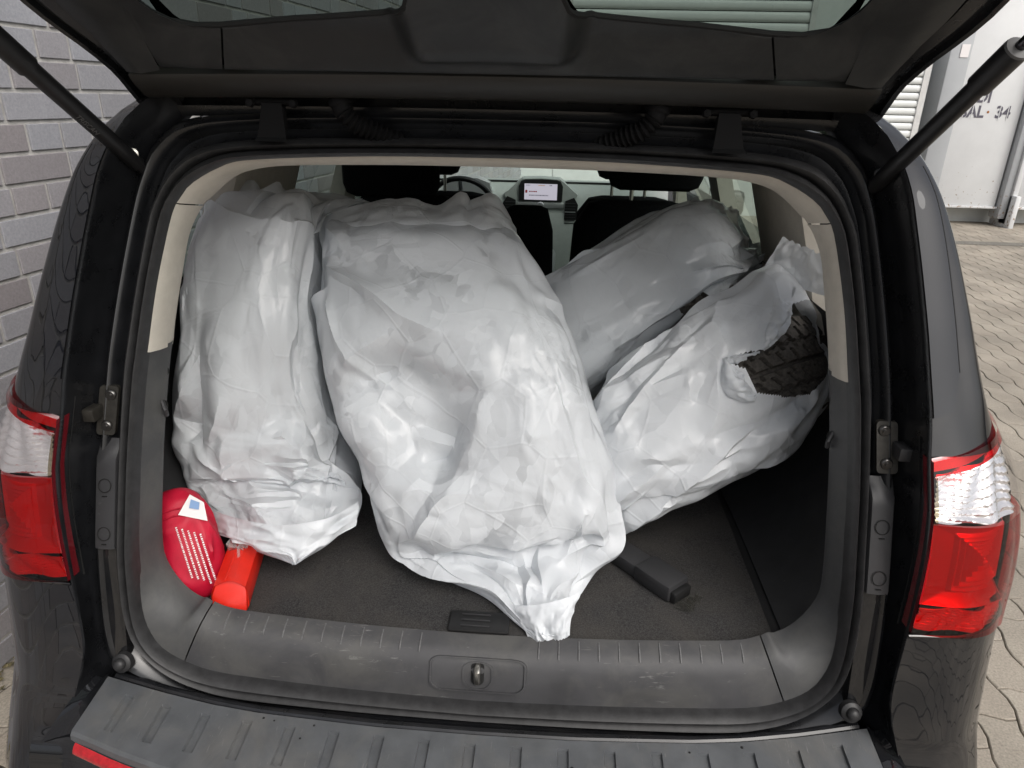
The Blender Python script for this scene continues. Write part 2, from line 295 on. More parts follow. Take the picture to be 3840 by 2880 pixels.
i_seam = min(range(NL), key=lambda i: abs(inn_h[i][1]-1.425) + (9 if inn_h[i][0] < .4 else 0))
rows = [liner_row(i, 1) for i in range(i_sill, NL)] + [liner_row(i, -1) for i in range(NL-2, i_sill-1, -1)]
sill = MB().grid(rows).build('sill_trim', M['sillpl'], car, angle=60)
for sx in (1, -1):
    rows = [liner_row(i, sx) for i in range(i_beige, i_sill)]
    x, z = inn_h[i_sill]; rows.append([(p[0]+sx*.0025, p[1], p[2]) for p in liner_row(i_sill, sx)])
    side = MB().grid(rows).build('side_trim', M['sidepl'], car, angle=60)
    for zz in (1.155, 1.100):            # two hook openings in the trim edge
        mb = MB()
        c = (sx*.5615, Sy(zz)+.064, zz)
        mb.lathe([(0, 0), (.010, .001), (.011, -.004), (.0, -.004)], c, (-sx*.85, -.5, 0), 16)
        mb.build('hook_opening', M['gap'], side)
    mb = MB().tube([(sx*.562, Sy(1.10)+.066, 1.108), (sx*.554, Sy(1.10)+.058, 1.095), (sx*.556, Sy(1.10)+.062, 1.083)], .004, 8)
    mb.build('bag_hook', M['coverpl'], side)
BEI = [(0, 1.493), (.2, 1.491), (.36, 1.486), (.43, 1.476), (.465, 1.460), (.50, 1.430), (.513, 1.418), (.535, 1.372), (.546, 1.30), (.554, 1.233), (.557, 1.193)]
NBE = 90
a_h = spline([tuple(inn_h[i]) for i in range(0, i_beige+1, 3)]+[tuple(inn_h[i_beige])], NBE); b_h = spline(BEI, NBE)
def beige_row(k, sx=1):
    a, b = a_h[k], b_h[k]; r = []
    for t, o, bl in ((0, .012, 0), (.12, .016, .003), (.4, .036, .006), (.7, .058, .005), (.92, .076, .002), (1, .085, 0), (1.0, .11, -.012)):
        q = a*(1-t)+b*t; n = np.array([-abs(q[0])/.6, -1.0 if q[1] > 1.45 else 0.]); n = n/max(1e-6, np.linalg.norm(n))
        r.append((sx*(q[0]+n[0]*bl), Sy(q[1])+o, q[1]+n[1]*bl))
    return r
k_seam = min(range(NBE), key=lambda k: abs(a_h[k][1]-1.432) + (9 if a_h[k][0] < .4 else 0))
rows = [beige_row(k, -1) for k in range(k_seam, 0, -1)]+[beige_row(k, 1) for k in range(0, k_seam+1)]
MB().grid(rows).build('header_trim', M['beige'], car, angle=60)
for sx in (1, -1):
    rows = [[(p[0], p[1]+.001, p[2]-.0022) for p in beige_row(k_seam, sx)]]+[beige_row(k, sx) for k in range(k_seam+1, NBE)]
    MB().grid(rows).build('pillar_trim', M['beige'], car, angle=60)
# dark backing behind seams
mb = MB()
for sx in (1, -1):
    mb.grid([[(sx*(x+.012), Sy(z)+o+.006, z-(0.012 if z < .8 else 0)) for o in (.012, .11)] for x, z in inn_h[i_beige-60 if i_beige > 60 else 5:NL]])
mb.build('trim_backing', M['gap'], car)
# ---- sill details: ribs, striker pocket, striker, floor latch
def sill_pt(x, u):                       # u 0..1 from seal to carpet on the sill surface
    i = min(range(i_sill, NL), key=lambda i: abs(inn_h[i][0]-abs(x))); r = liner_row(i, 1); t = u*5; k = min(4, int(t)); f = t-k
    a, b = r[k], r[k+1]; return Vector((x, a[1]*(1-f)+b[1]*f, a[2]*(1-f)+b[2]*f))
for k in range(-14, 15):
    x = k*.0335
    if abs(x) < .09 or abs(x) > .475: continue
    mb = MB().tube([sill_pt(x, .63)+Vector((0, -.0005, .0002)), sill_pt(x, .72)+Vector((0, -.0006, .0008)), sill_pt(x, .82)+Vector((0, 0, .0008)), sill_pt(x, .95)+Vector((0, 0, .0004))], [.0014, .0016, .0014, .0012], 6)
    mb.build('sill_rib', M['rib'], sill)
def rrect(w, h, r, n=5, rb=None):
    pts = []
    for cx, cy, a0, rr in ((w-r, h-r, 0, r), (-w+r, h-r, 90, r), (-w+(rb or r), -h+(rb or r), 180, rb or r), (w-(rb or r), -h+(rb or r), 270, rb or r)):
        pts += [(cx+rr*math.cos(R(a0+90*k/n)), cy+rr*math.sin(R(a0+90*k/n))) for k in range(n+1)]
    return pts
def on_sill(a, b, h):                    # a across, b up the sill face (centre 0), h outwards
    u = .36+b/.085*.5; p = sill_pt(max(-.5, min(.5, a)), min(.98, max(.02, u))); return (p.x, p.y-h*.93, p.z+h*.35)
mb = MB(); o1, o2 = rrect(.082, .042, .022), rrect(.078, .038, .019)
mb.grid([[on_sill(a, b, .0005) for a, b in o1], [on_sill(a*.985, b*.985, .0035) for a, b in o1], [on_sill(a, b, .0035) for a, b in o2], [on_sill(a*.985, b*.985, .0006) for a, b in o2]], cu=True)
pocket = mb.build('striker_cover', M['sillpl'], sill, angle=50)
mb = MB(); o1 = rrect(.026, .033, .024); o2 = rrect(.023, .030, .021)
mb.grid([[on_sill(a, b-.002, .0004) for a, b in o1], [on_sill(a, b-.002, .0022) for a, b in o1], [on_sill(a, b-.002, .0022) for a, b in o2], [on_sill(a, b-.002, .0005) for a, b in o2]], cu=True)
mb.build('striker_surround', M['sillpl'], pocket, angle=50)
mb = MB(); o2 = rrect(.011, .026, .0105); mb.add([on_sill(a, b+.002, .0012) for a, b in o2], [tuple(range(len(o2)))])
mb.build('striker_slot', M['gap'], pocket)
mb = MB().tube([on_sill(0, b, h) for b, h in ((-.018, -.002), (-.015, .006), (-.006, .010), (.006, .010), (.015, .006), (.019, -.002))], .0052, 10); mb.build('striker', M['steel'], pocket)
latch = MB().box((-.005, -.242, .7505), (.105, .05, .006), bev=.002).build('floor_latch', M['blackpl'], car)
for dy in (-.014, .0, .014): MB().box((-.012, -.242+dy, .7545), (.05, .0022, .003), bev=.0008).build('latch_rib', M['coverpl'], latch)
# ---- load floor
mb = MB(); NX, NY = 60, 50
mb.grid([[(-.505+1.01*i/NX, -.268+1.7*j/NY+.0*i, .7465+.0012*math.sin(i*.9+j*.4)*math.sin(j*.7)) for i in range(NX+1)] for j in range(NY+1)])
mb.build('load_floor', M['carpet'], car)
mb = MB().grid([[(-.72, y, .735) for y in (-.3, 1.5)], [(.72, y, .735) for y in (-.3, 1.5)]]); mb.build('floor_base', M['darkin'], car)
for sx in (1, -1):
    mb = MB(); rows = []
    for z, x, y0 in ((.742, .525, -.2), (.80, .60, -.15), (.90, .665, -.11), (1.0, .69, -.06), (1.10, .69, .0), (1.19, .665, .02), (1.22, .64, .03)):
        rows.append([(sx*(x-.04*math.exp(-((y-.75)/.35)**2)*(z < 1.0)), y, z) for y in np.linspace(y0-.05, 1.5, 22)])
    mb.grid(rows).build('cargo_wall', M['darkin'], car)
    mb = MB().tube([(sx*.60, .02, .765), (sx*.585, -.06, .768), (sx*.560, -.10, .764)], .0045, 8); mb.build('tie_down_loop', M['silver'], car)
# ---- body corner surface, used by panels, lamps and quarter glass
xr = sinterp([(1.62, .50), (1.556, .52), (1.52, .570), (1.48, .588), (1.42, .602), (1.31, .62), (1.2, .633), (1.1, .640), (1.0, .645), (.9, .648), (.8, .650), (.72, .648), (.66, .642), (.5, .64), (.25, .64)])
xc = sinterp([(1.615, .52), (1.60, .54), (1.57, .572), (1.53, .594), (1.483, .607), (1.444, .613), (1.404, .621), (1.354, .629), (1.305, .636), (1.255, .642), (1.209, .647), (1.182, .651), (1.13, .651), (1.06, .655), (.95, .657), (.878, .655), (.80, .647), (.75, .643), (.73, .647), (.675, .664), (.64, .673), (.617, .686), (.5, .70), (.25, .69)])
yc = sinterp([(1.615, -.03), (1.57, -.085), (1.483, -.138), (1.444, -.154), (1.404, -.17), (1.354, -.19), (1.305, -.211), (1.255, -.231), (1.209, -.25), (1.182, -.261), (1.13, -.281), (1.06, -.313), (1.0, -.325), (.878, -.338), (.662, -.380), (.51, -.458), (.4, -.47), (.25, -.45)], .008)
xs = sinterp([(1.615, .53), (1.60, .56), (1.57, .60), (1.53, .630), (1.483, .647), (1.417, .662), (1.371, .672), (1.304, .681), (1.265, .687), (1.219, .692), (1.17, .700), (1.13, .712), (1.05, .735), (.87, .742), (.75, .738), (.62, .752), (.5, .76), (.25, .75)], 0.05)
xh = sinterp([(1.615, .545), (1.60, .574), (1.585, .600), (1.567, .618), (1.542, .637), (1.506, .654), (1.47, .668), (1.438, .68), (1.411, .689), (1.377, .698), (1.339, .708), (1.284, .720), (1.243, .729), (1.19, .740), (1.15, .756), (1.10, .778), (1.05, .792), (.95, .800), (.87, .803), (.75, .800), (.6, .802), (.4, .80), (.25, .78)], 0.045)
def body_cols(z):
    y0 = yc(z); up = smooth(1.10, 1.22, z); xcc, xss, xhh = xc(z), xs(z), xh(z)
    ys = y0+.012; yh = y0+(.03*up+.045*(1-up))
    return [(xcc, y0), (xss, ys-.004*(1-up)), (xhh, yh), (xhh+.022+.018*(1-up), yh+.075), (xhh+.05*up+.06, yh+.35), (xhh+.08*up+.075, 1.0), (xhh+.10*up+.075, 3.4)]
def body_pt(z, s, out=0.):
    c = body_cols(z); s = min(max(s, 0), 5.999); k = int(s); t = s-k
    g = lambda i: np.array(c[min(max(i, 0), 6)])
    if k >= 3: p = g(k)*(1-t)+g(k+1)*t
    else:
        a, b, cc, d = g(k-1) if k > 0 else 2*g(0)-g(1), g(k), g(k+1), g(k+2); p = .5*((2*b)+(cc-a)*t+(2*a-5*b+4*cc-d)*t*t+(3*b-3*cc+d-a)*t**3)
    if out:
        e = .02; q0, q1 = body_pt(z, max(0, s-e)), body_pt(z, s+e); tx, ty = q1[0]-q0[0], q1[1]-q0[1]; l = math.hypot(tx, ty) or 1
        return (p[0]+ty/l*out, p[1]-tx/l*out, z)
    return (p[0], p[1], z)
SV = [0, .08, .2, .35, .5, .65, .8, 1, 1.2, 1.4, 1.6, 1.8, 2, 2.25, 2.5, 2.75, 3, 3.5, 4, 5, 5.99]
def mir(rows, sx): return [[(sx*p[0], p[1], p[2]) for p in r] for r in rows]
for sx in (1, -1):
    # pillar face between opening frame and corner
    zs = [1.60, 1.58]+list(np.linspace(1.56, .60, 49))+[.5, .4, .25]
    rows = []
    for z in zs:
        x0, y0 = xr(z), Sy(z)+.028; x1, y1 = xc(z), yc(z)
        if z < .66: y0 = -.30
        rows.append([(x0-.004, y0+.02, z), (x0, y0, z), (x0+.006, y0-.008, z), (x0*.6+x1*.4+.004, y0*.6+y1*.4, z), (x0*.15+x1*.85+.001, y0*.15+y1*.85, z), (x1-.0015, y1+.004, z), (x1+.0005, y1, z)])
    pillar = MB().grid(mir(rows, sx)).build('pillar_face', M['paint_in'], car, angle=50)
    # outer quarter panel above the lamp
    zs = [1.615, 1.60, 1.585, 1.57]+list(np.linspace(1.55, 1.135, 36))
    def win(z, s): return 1.14 < z < 1.50 and s > 3.5
    rows = [[body_pt(z, s) for s in SV if s <= 3.5] for z in zs]
    MB().grid(mir(rows, sx)).build('quarter_panel', M['paint'], car, angle=40)
    # side below the belt line, forward of the lamp
    rows = [[body_pt(z, s) for s in (2.9, 3, 3.25, 3.5, 4, 4.5, 5, 5.5, 5.99)] for z in list(np.linspace(1.16, .25, 26))]
    MB().grid(mir(rows, sx)).build('side_panel', M['paint'], car, angle=40)
    # bumper corner below the lamp
    zs = [.866]+list(np.linspace(.86, .25, 40)); rows = [[body_pt(z, s) for s in SV if s <= 3.01] for z in zs]
    MB().grid(mir(rows, sx)).build('bumper_corner', M['paint'], car, angle=40)
    # body behind the lamp
    rows = [[body_pt(z, s, -.03) for s in SV if s <= 3.2] for z in np.linspace(1.15, .86, 8)]
    MB().grid(mir(rows, sx)).build('lamp_pocket', M['gap'], car)
    mb = MB().tube([(sx*p[0], p[1], p[2]) for p in [body_pt(.8645, s, .0015) for s in np.linspace(0, 2.9, 26)]], .0022, 6); mb.build('bumper_edge_trim', M['paint'], car)
    # quarter glass: black glossy panel wrapping the pillar
    def zb(s): return 1.186+.045*smooth(.55, 1.0, s)**2+.012*s
    rows = [[body_pt(zb(s)+(1.52-zb(s))*t, s, .0022) for s in np.linspace(.03, 1.0, 12)] for t in np.linspace(0, 1, 24)]
    MB().grid(mir(rows, sx)).build('quarter_glass', M['quarter'], car)
    MB().tube([(sx*p[0], p[1], p[2]) for p in [body_pt(z, 1.015, .0012) for z in np.linspace(1.245, 1.52, 24)]], .0014, 5).build('quarter_glass_seal', M['gap'], car)
    # ---- tail lamp
    lamp = empty('tail_lamp', (sx*.74, -.30, 1.0), car); ox = lamp.location
    def L(rows): return [[(sx*p[0]-ox.x, p[1]-ox.y, p[2]-ox.z) for p in r] for r in rows]
    ztop = lambda s: 1.130+.024*s/2; zstripe = lambda s: ztop(s)-.020; zmid = lambda s: 1.047-.004*s; zbot = lambda s: .872-.009*s
    SS = list(np.linspace(0, 3.1, 34))
    def patch(f0, f1, out, ss=SS, n=12, dome=0): return [[body_pt(f0(s)*(1-t)+f1(s)*t, s, out+dome*math.sin(math.pi*t)) for s in ss] for t in np.linspace(0, 1, n)]
    ins = [s for s in np.linspace(.09, 3.05, 33)]
    MB().grid(L(patch(zmid, zbot, .006, dome=.003))).build('red_lens', M['redlens'], lamp, angle=60)
    MB().grid(L(patch(zstripe, zmid, .006, ss=ins, dome=.003))).build('clear_lens', M['clearlens'], lamp, angle=60)
    MB().grid(L(patch(ztop, zstripe, .005))).build('red_top_stripe', M['redlens'], lamp, angle=60)
    MB().grid(L([[body_pt(z, s, .006) for s in (0, .03, .06, .09)] for z in np.linspace(zstripe(0), zmid(0), 10)])).build('smoked_edge', M['amber'], lamp)
    # edge skirt of the lens towards the pillar
    MB().grid(L([[(p[0], p[1], p[2]) for p in (body_pt(z, 0, .006), body_pt(z, 0, -.02))] for z in np.linspace(ztop(0), zbot(0), 20)])).build('lens_edge', M['lensedge'], lamp)
    # inner bowls
    def bowl(name, z0, z1, m, sA, sB, kind, back=.016):
        rows = []; ns, nz = 72, 56
        for j in range(nz+1):
            r = []
            for i in range(ns+1):
                s = sA+(sB-sA)*i/ns; t = j/nz; z = z0(s)*(1-t)+z1(s)*t; a, b = i/ns*2-1, t*2-1
                e = max(abs(a), abs(b)); d = -.005-back*(1-e**3)
                if kind == 'red':
                    q = max(abs((a-.05)*1.0), abs(b+.02)); d += .0055*abs(((q*9) % 1)-.5)*2*(q < .72)-.004*(a > .2)
                else: d += .0045*abs(((b*4.5+.35*math.sin(a*5)) % 1)-.5)*2+.0035*math.sin(a*9+b*3)
                r.append(body_pt(z, s, d))
            rows.append(r)
        MB().grid(L(rows)).build(name, m, lamp, angle=25)
    bowl('clear_reflector', zstripe, zmid, M_CLEARREF, .10, 3.0, 'clear', .012)
    bowl('red_reflector_bowl', lambda s: zmid(s)-.004, lambda s: .914-.008*s, M_REDREF, .08, 3.0, 'red')
    bowl('lower_reflector', lambda s: .912-.008*s, lambda s: zbot(s)+.004, M_REDREF, .08, 3.0, 'clear', .006)
    MB().grid(L(patch(lambda s: ztop(s)-.001, lambda s: zstripe(s)+.001, -.006))).build('stripe_backing', M_REDREF, lamp)
    # ---- hardware on the opening: guide with bolts, cover strip with plugs, round stop
    def pl(x, z, o): return (sx*x, Sy(z)+o, z)
    plate = MB(); pts = rrect(.016, .038, .006)
    plate.prism(pts, lambda a, b, h: pl(.622+a+(.0 if b > 0 else .004), 1.112+b, .014-h), 0, .007)
    plate = plate.build('guide_plate', M['brasspl'], car, angle=40)
    for xx, zz in ((.618, 1.136), (.624, 1.088)):
        MB().lathe([(0, .006), (.004, .006), (.0042, .0035), (.0075, .0035), (.0092, .002), (.0098, 0)], pl(xx, zz, .007), (0, -1, 0), 18).build('bolt', M['boltm'], plate)
    MB().box(pl(.642, 1.112, -.004), (.022, .03, .022), bev=.003).build('guide_wedge', M['brasspl'] if sx < 0 else M['coverpl'], plate, angle=40)
    cov = MB(); rows = []
    for z in np.concatenate([[1.0655, 1.065, 1.062, 1.055], np.linspace(1.04, .9, 12)]):
        pr = smooth(1.068, 1.04, z)
        rows.append([pl(.600+xx, z, .024-hh*(.25+.75*pr)) for xx, hh in ((0, 0), (.001, .018), (.004, .024), (.02, .026), (.036, .024), (.0395, .018), (.0405, 0))])
    cov = MB().grid(rows).build('latch_cover', M['coverpl'], car, angle=45)
    for zz in (1.0, .925):
        mb = MB().tube([pl(.620+.0105*math.cos(a), zz+.0105*math.sin(a), -.003) for a in np.linspace(0, 2*math.pi, 21)[:-1]], .0007, 5, closed=True)
        mb.box(pl(.620, zz-.0165, -.003), (.008, .002, .001)); mb.build('cover_plug', M['gap'], cov)
    low = MB(); rows = []
    for z in np.linspace(.896, .70, 14):
        rows.append([pl(.600+xx, z, .026-hh) for xx, hh in ((0, 0), (.003, .014), (.02, .018), (.036, .014), (.042, 0))])
    MB().grid(rows).build('painted_rib', M['paint'], car, angle=45)
    c = Vector((sx*.605, -.338, .700)); MB().lathe([(0, .014), (.005, .0135), (.0085, .011), (.0100, .007), (.0105, .004), (.014, .003), (.0165, .001), (.017, -.01)], c, (0, -.93, .35), 26).build('rubber_stop', M['rubber'], car)
    MB().lathe([(0, .004), (.004, .0035), (.0055, 0)], (sx*(.640), Sy(1.31)-.02, 1.31), (-sx*.95, -.3, 0), 14).build('pillar_plug', M['brasspl'], pillar)
# ------------------------------------------------------------------ bumper, step pad
y_in = interp([(0, -.404), (.16, -.402), (.25, -.397), (.35, -.391), (.43, -.381), (.52, -.364), (.58, -.350), (.637, -.336)])
y_ot = interp([(0, -.525), (.2, -.517), (.35, -.503), (.455, -.4885), (.55, -.463), (.632, -.436)])
y_sl = interp([(0, -.421), (.074, -.420), (.146, -.418), (.217, -.416), (.29, -.412), (.365, -.407), (.434, -.4), (.508, -.388), (.581, -.371), (.64, -.355)])
bumper = empty('rear_bumper', (0, -.45, .5), car)
def bl(p): return (p[0], p[1]+.45, p[2]-.5)
xcols = {-.637: 0, .637: 0}
for k in range(-8, 9):
    c = k*.0722
    for d, q in ((-.0088, 0), (-.0074, 1), (.0074, 1), (.0088, 0)): xcols[round(c+d, 5)] = q
    xcols[round(c+.0361, 5) if k < 8 else .612] = 0
xk = sorted(xcols); rows = []
def padz(x, y): a, b = y_in(abs(x)), y_ot(abs(x)); t = (y-a)/(b-a); return .669-.012*t-.003*(abs(x)/.63)**4
for r in range(12):
    row = []
    for x in xk:
        a, b, s = y_in(abs(x)), y_ot(abs(x)), y_sl(abs(x)); e = s-.062; dz = 0
        y = (a+.003, a, a-.003, s+.0015, s, s-.01, e+.01, e, e-.0015, b, b-.005, b-.007)[r]
        z = padz(x, y)-(.012 if r == 0 else 0)-(.004 if r == 10 else .016 if r == 11 else 0)
        if xcols[x] and r in (4, 5, 6, 7): z -= .0055
        row.append(bl((x, y, z)))
    rows.append(row)
MB().grid(rows).build('step_pad', M['padpl'], bumper, angle=22)
rows = [[bl((x, y_ot(abs(x))-dy, z)) for x in np.linspace(-.70, .70, 60)] for dy, z in ((-.01, .647), (.003, .643), (.012, .636), (.022, .620), (.03, .59), (.034, .55), (.03, .45), (.0, .32), (-.06, .25))]
MB().grid(rows).build('bumper_cover', M['paint'], bumper)
rows = [[bl((x, -.30-.02*t, .60)) for x in (-.68, .68)] for t in (0, 8)]
MB().grid(rows).build('bumper_beam', M['gap'], bumper)
for sx in (1, -1):
    rows = [[bl((sx*x, y_ot(x)-dy, z)) for x in np.linspace(.30, .628, 24)] for dy, z in ((.008, .639), (.0135, .637), (.017, .633), (.019, .628), (.018, .622))]
    MB().grid(rows).build('bumper_reflector', M['redpl'], bumper)
    # painted shelf between pad and corner edge
    rows = [[bl((sx*(.6375+.001), y, z-.004)), bl((sx*(.650+.012*t), y-.004, z-.010)), bl((sx*(.662+.020*t), y-.012, z-.014+.02*(1-t)))] for t, y, z in ((0, -.33, .670), (.25, -.355, .668), (.5, -.38, .664), (.75, -.41, .660), (1, -.44, .654))]
    MB().grid(rows).build('pad_surround', M['paint'], bumper)
# painted rail and plate between seal and pad
MB().tube([bl((x, y_in(abs(x))+.011, .661)) for x in np.linspace(-.625, .625, 50)], .0075, 10).build('sill_rail', M['paint_in'], bumper)
MB().grid([[bl((x, y, z)) for x in np.linspace(-.665, .665, 20)] for y, z in ((-.26, .60), (-.33, .628), (-.36, .640), (-.42, .640))]).build('sill_plate', M['paint'], bumper)
# crumbs and drops on the pad
random.seed(4)
for k in range(9):
    mb = MB()
    x = random.uniform(-.5, .55); y = y_in(abs(x))-random.uniform(.004, .06); r = random.uniform(.0012, .0035)
    mb.lathe([(0, r*.6), (r*.6, r*.5), (r, 0)], bl((x, y, padz(x, y))), (0, 0, 1), 8).build('dirt_crumb', M['gap'], bumper)
# ------------------------------------------------------------------ tailgate
tail = empty('tailgate', (0, -.06, 1.60), car)
def tg(x, s, h): return (x, -.8*s-.6*h, .6*s-.8*h)     # local to the tailgate hinge line
s_edge = interp([(0, .26), (.085, .245), (.10, .205), (.112, .186), (.122, .170), (.137, .160), (.16, .157), (.228, .150), (.265, .147), (.37, .134), (.41, .133), (.44, .140), (.458, .155), (.470, .176), (.478, .21), (.484, .30), (.488, .45), (.490, .66)])
x_o = interp([(-.03, .590), (.03, .588), (.05, .591), (.085, .601), (.12, .615), (.156, .628), (.18, .632), (.3, .645), (.6, .645), (.85, .62), (1.05, .56)])
def bulge(x, s):
    a = abs(x); wdt = .118+.10*max(0, s-.10)
    return .034*(1-smooth(wdt-.030, wdt+.012, a))*smooth(.085, .125, s)
def trim_h(x, s): return .018-.16*max(0, s-.070)*(1-smooth(.07, .16, s)*.15)*(1 if s < .2 else 0)-(.0195 if s >= .2 else 0)+bulge(x, s)
def trim_h(x, s):
    return float(np.interp(s, [0, .068, .10, .135, .2, 1.1], [.018, .018, .010, .000, -.002, -.002]))+bulge(x, s)
def seam_x(x, s): return x*(1-.95*max(0, min(s, .16)-.0685)*max(0, 1-abs(abs(x)-.394)/.09))
def trim_piece(name, xs, parent, s0=.0685):
    rows = []
    for x in xs:
        se = s_edge(abs(x)); rows.append([tg(x, s0, trim_h(x, s0)-.010)]+[tg(seam_x(x, s0+(se-s0)*t), s0+(se-s0)*t, trim_h(x, s0+(se-s0)*t)-(.004*(1-t*12)**2 if t < .083 else 0)) for t in (0, .02, .05, .1, .2, .3, .4, .5, .6, .7, .8, .9, .97, 1)]+[tg(x, se+.001, trim_h(x, se)-.006)])
    return MB().grid(rows).build(name, M['tgtrim'], parent, angle=60)
trim_piece('trim_panel', list(np.linspace(-.3925, .3925, 110)), tail)
for sx in (1, -1):
    xs2 = [sx*q for q in list(np.linspace(.3955, .489, 34))]
    trim_piece('trim_panel', xs2, tail)
    # side frame beside the glass and below it
    rows = []
    for s in [.0685, .075, .09]+list(np.linspace(.11, .66, 30)):
        xi, xo = .489, x_o(s)-.052*smooth(-.1, .05, s); hh = trim_h(.49, s)
        rows.append([tg(sx*xi, s, hh), tg(sx*(xi*.5+xo*.5), s, hh+.006), tg(sx*(xo-.006), s, hh+.004), tg(sx*xo, s, hh-.004), tg(sx*(xo+.002), s, hh-.02)])
    MB().grid(rows).build('glass_side_trim', M['tgtrim'], tail, angle=60)
    rows = []
    for s in [-.045, -.03, -.01, 0, .02]+list(np.linspace(.04, 1.05, 40)):
        xo = x_o(s); d = .030
        rows.append([tg(sx*(xo-.075), s, -.004), tg(sx*(xo-.052), s, -.012), tg(sx*(xo-.050), s, -.004), tg(sx*(xo-.030), s, -.003), tg(sx*(xo-.028), s, -.011), tg(sx*(xo-.012), s, -.013), tg(sx*(xo-.010), s, -.004), tg(sx*(xo-.003), s, -.003), tg(sx*xo, s, -.009), tg(sx*(xo+.001), s, -.028), tg(sx*(xo-.02), s, -.05)])
    MB().grid(rows).build('side_flange', M['paint_in'], tail, angle=40)
for sx in (1, -1): MB().grid([[tg(sx*x, s, -.012) for x in (.36, .415)] for s in (.06, .126)]).build('seam_backing', M['gap'], tail)
# lip band along the hinge side
rows = [[tg(x, s-.006*(abs(x)/.4)**2, h) for s, h in ((-.02, -.03), (.004, .004), (.011, .014), (.022, .0185), (.045, .0195), (.062, .0185), (.0665, .016), (.0665, .0))] for x in np.linspace(-.545, .545, 60)]
MB().grid(rows).build('hinge_side_lip', M['tglip'], tail, angle=50)
# inner metal panel behind the lip, recessed and dark, with lower flange
rows = [[tg(x, s, h) for s, h in ((.01, -.012), (-.02, -.02), (-.045, -.03), (-.05, -.012), (-.062, -.006), (-.066, -.02))] for x in np.linspace(-.585, .585, 40)]
MB().grid(rows).build('inner_panel', M['paint_in'], tail, angle=40)
for sx in (1, -1):   # round-cornered embossing of the inner panel near each end
    for (x0, s0), (x1, s1) in (((.50, .0), (.47, -.03)), ((.42, .005), (.40, -.02))):
        MB().tube([tg(sx*x0, s0, -.010), tg(sx*(x0+x1)/2, (s0+s1)/2-.006, -.014), tg(sx*x1, s1, -.016)], .006, 8).build('panel_boss', M['paint_in'], tail)
# outer skin and glass
skin = []
xs_all = list(-np.array([q for q in np.linspace(.489, 0, 46)]))+[q for q in np.linspace(0, .489, 46)][1:]
rows = [[tg(x, -.05+(min(s_edge(abs(x)), .30)-.075+.05)*t, -.05-.012*(1-(x/.6)**2)) for t in np.linspace(0, 1, 10)] for x in xs_all]
MB().grid(rows).build('outer_skin', M['paint'], tail)
for sx in (1, -1):
    MB().grid([[tg(sx*x, s, -.05-.012*(1-(x/.6)**2)) for x in np.linspace(.500, x_o(s)-.01, 6)] for s in np.linspace(-.05, 1.05, 30)]).build('outer_side_skin', M['paint'], tail)
MB().grid([[tg(x, s, h) for x in np.linspace(-.62, .62, 30)] for s, h in ((.655, -.004), (.67, .01), (.8, .03), (.98, .03), (1.04, .0), (1.06, -.05), (.9, -.07), (.64, -.055))]).build('lower_door_panel', M['tgtrim'], tail)
rows = [[tg(x, s, -.022-.012*(1-(x/.6)**2)) for x in np.linspace(-.50, .50, 30)] for s in np.linspace(.08, .70, 16)]
MB().grid(rows).build('rear_window', M['tgglass'], tail)
edge = [tg(x, s_edge(abs(x))+.001, trim_h(x, s_edge(abs(x)))-.004) for x in np.linspace(-.489, .489, 220)]
MB().tube(edge, .0042, 6).build('window_seal', M['gap'], tail)
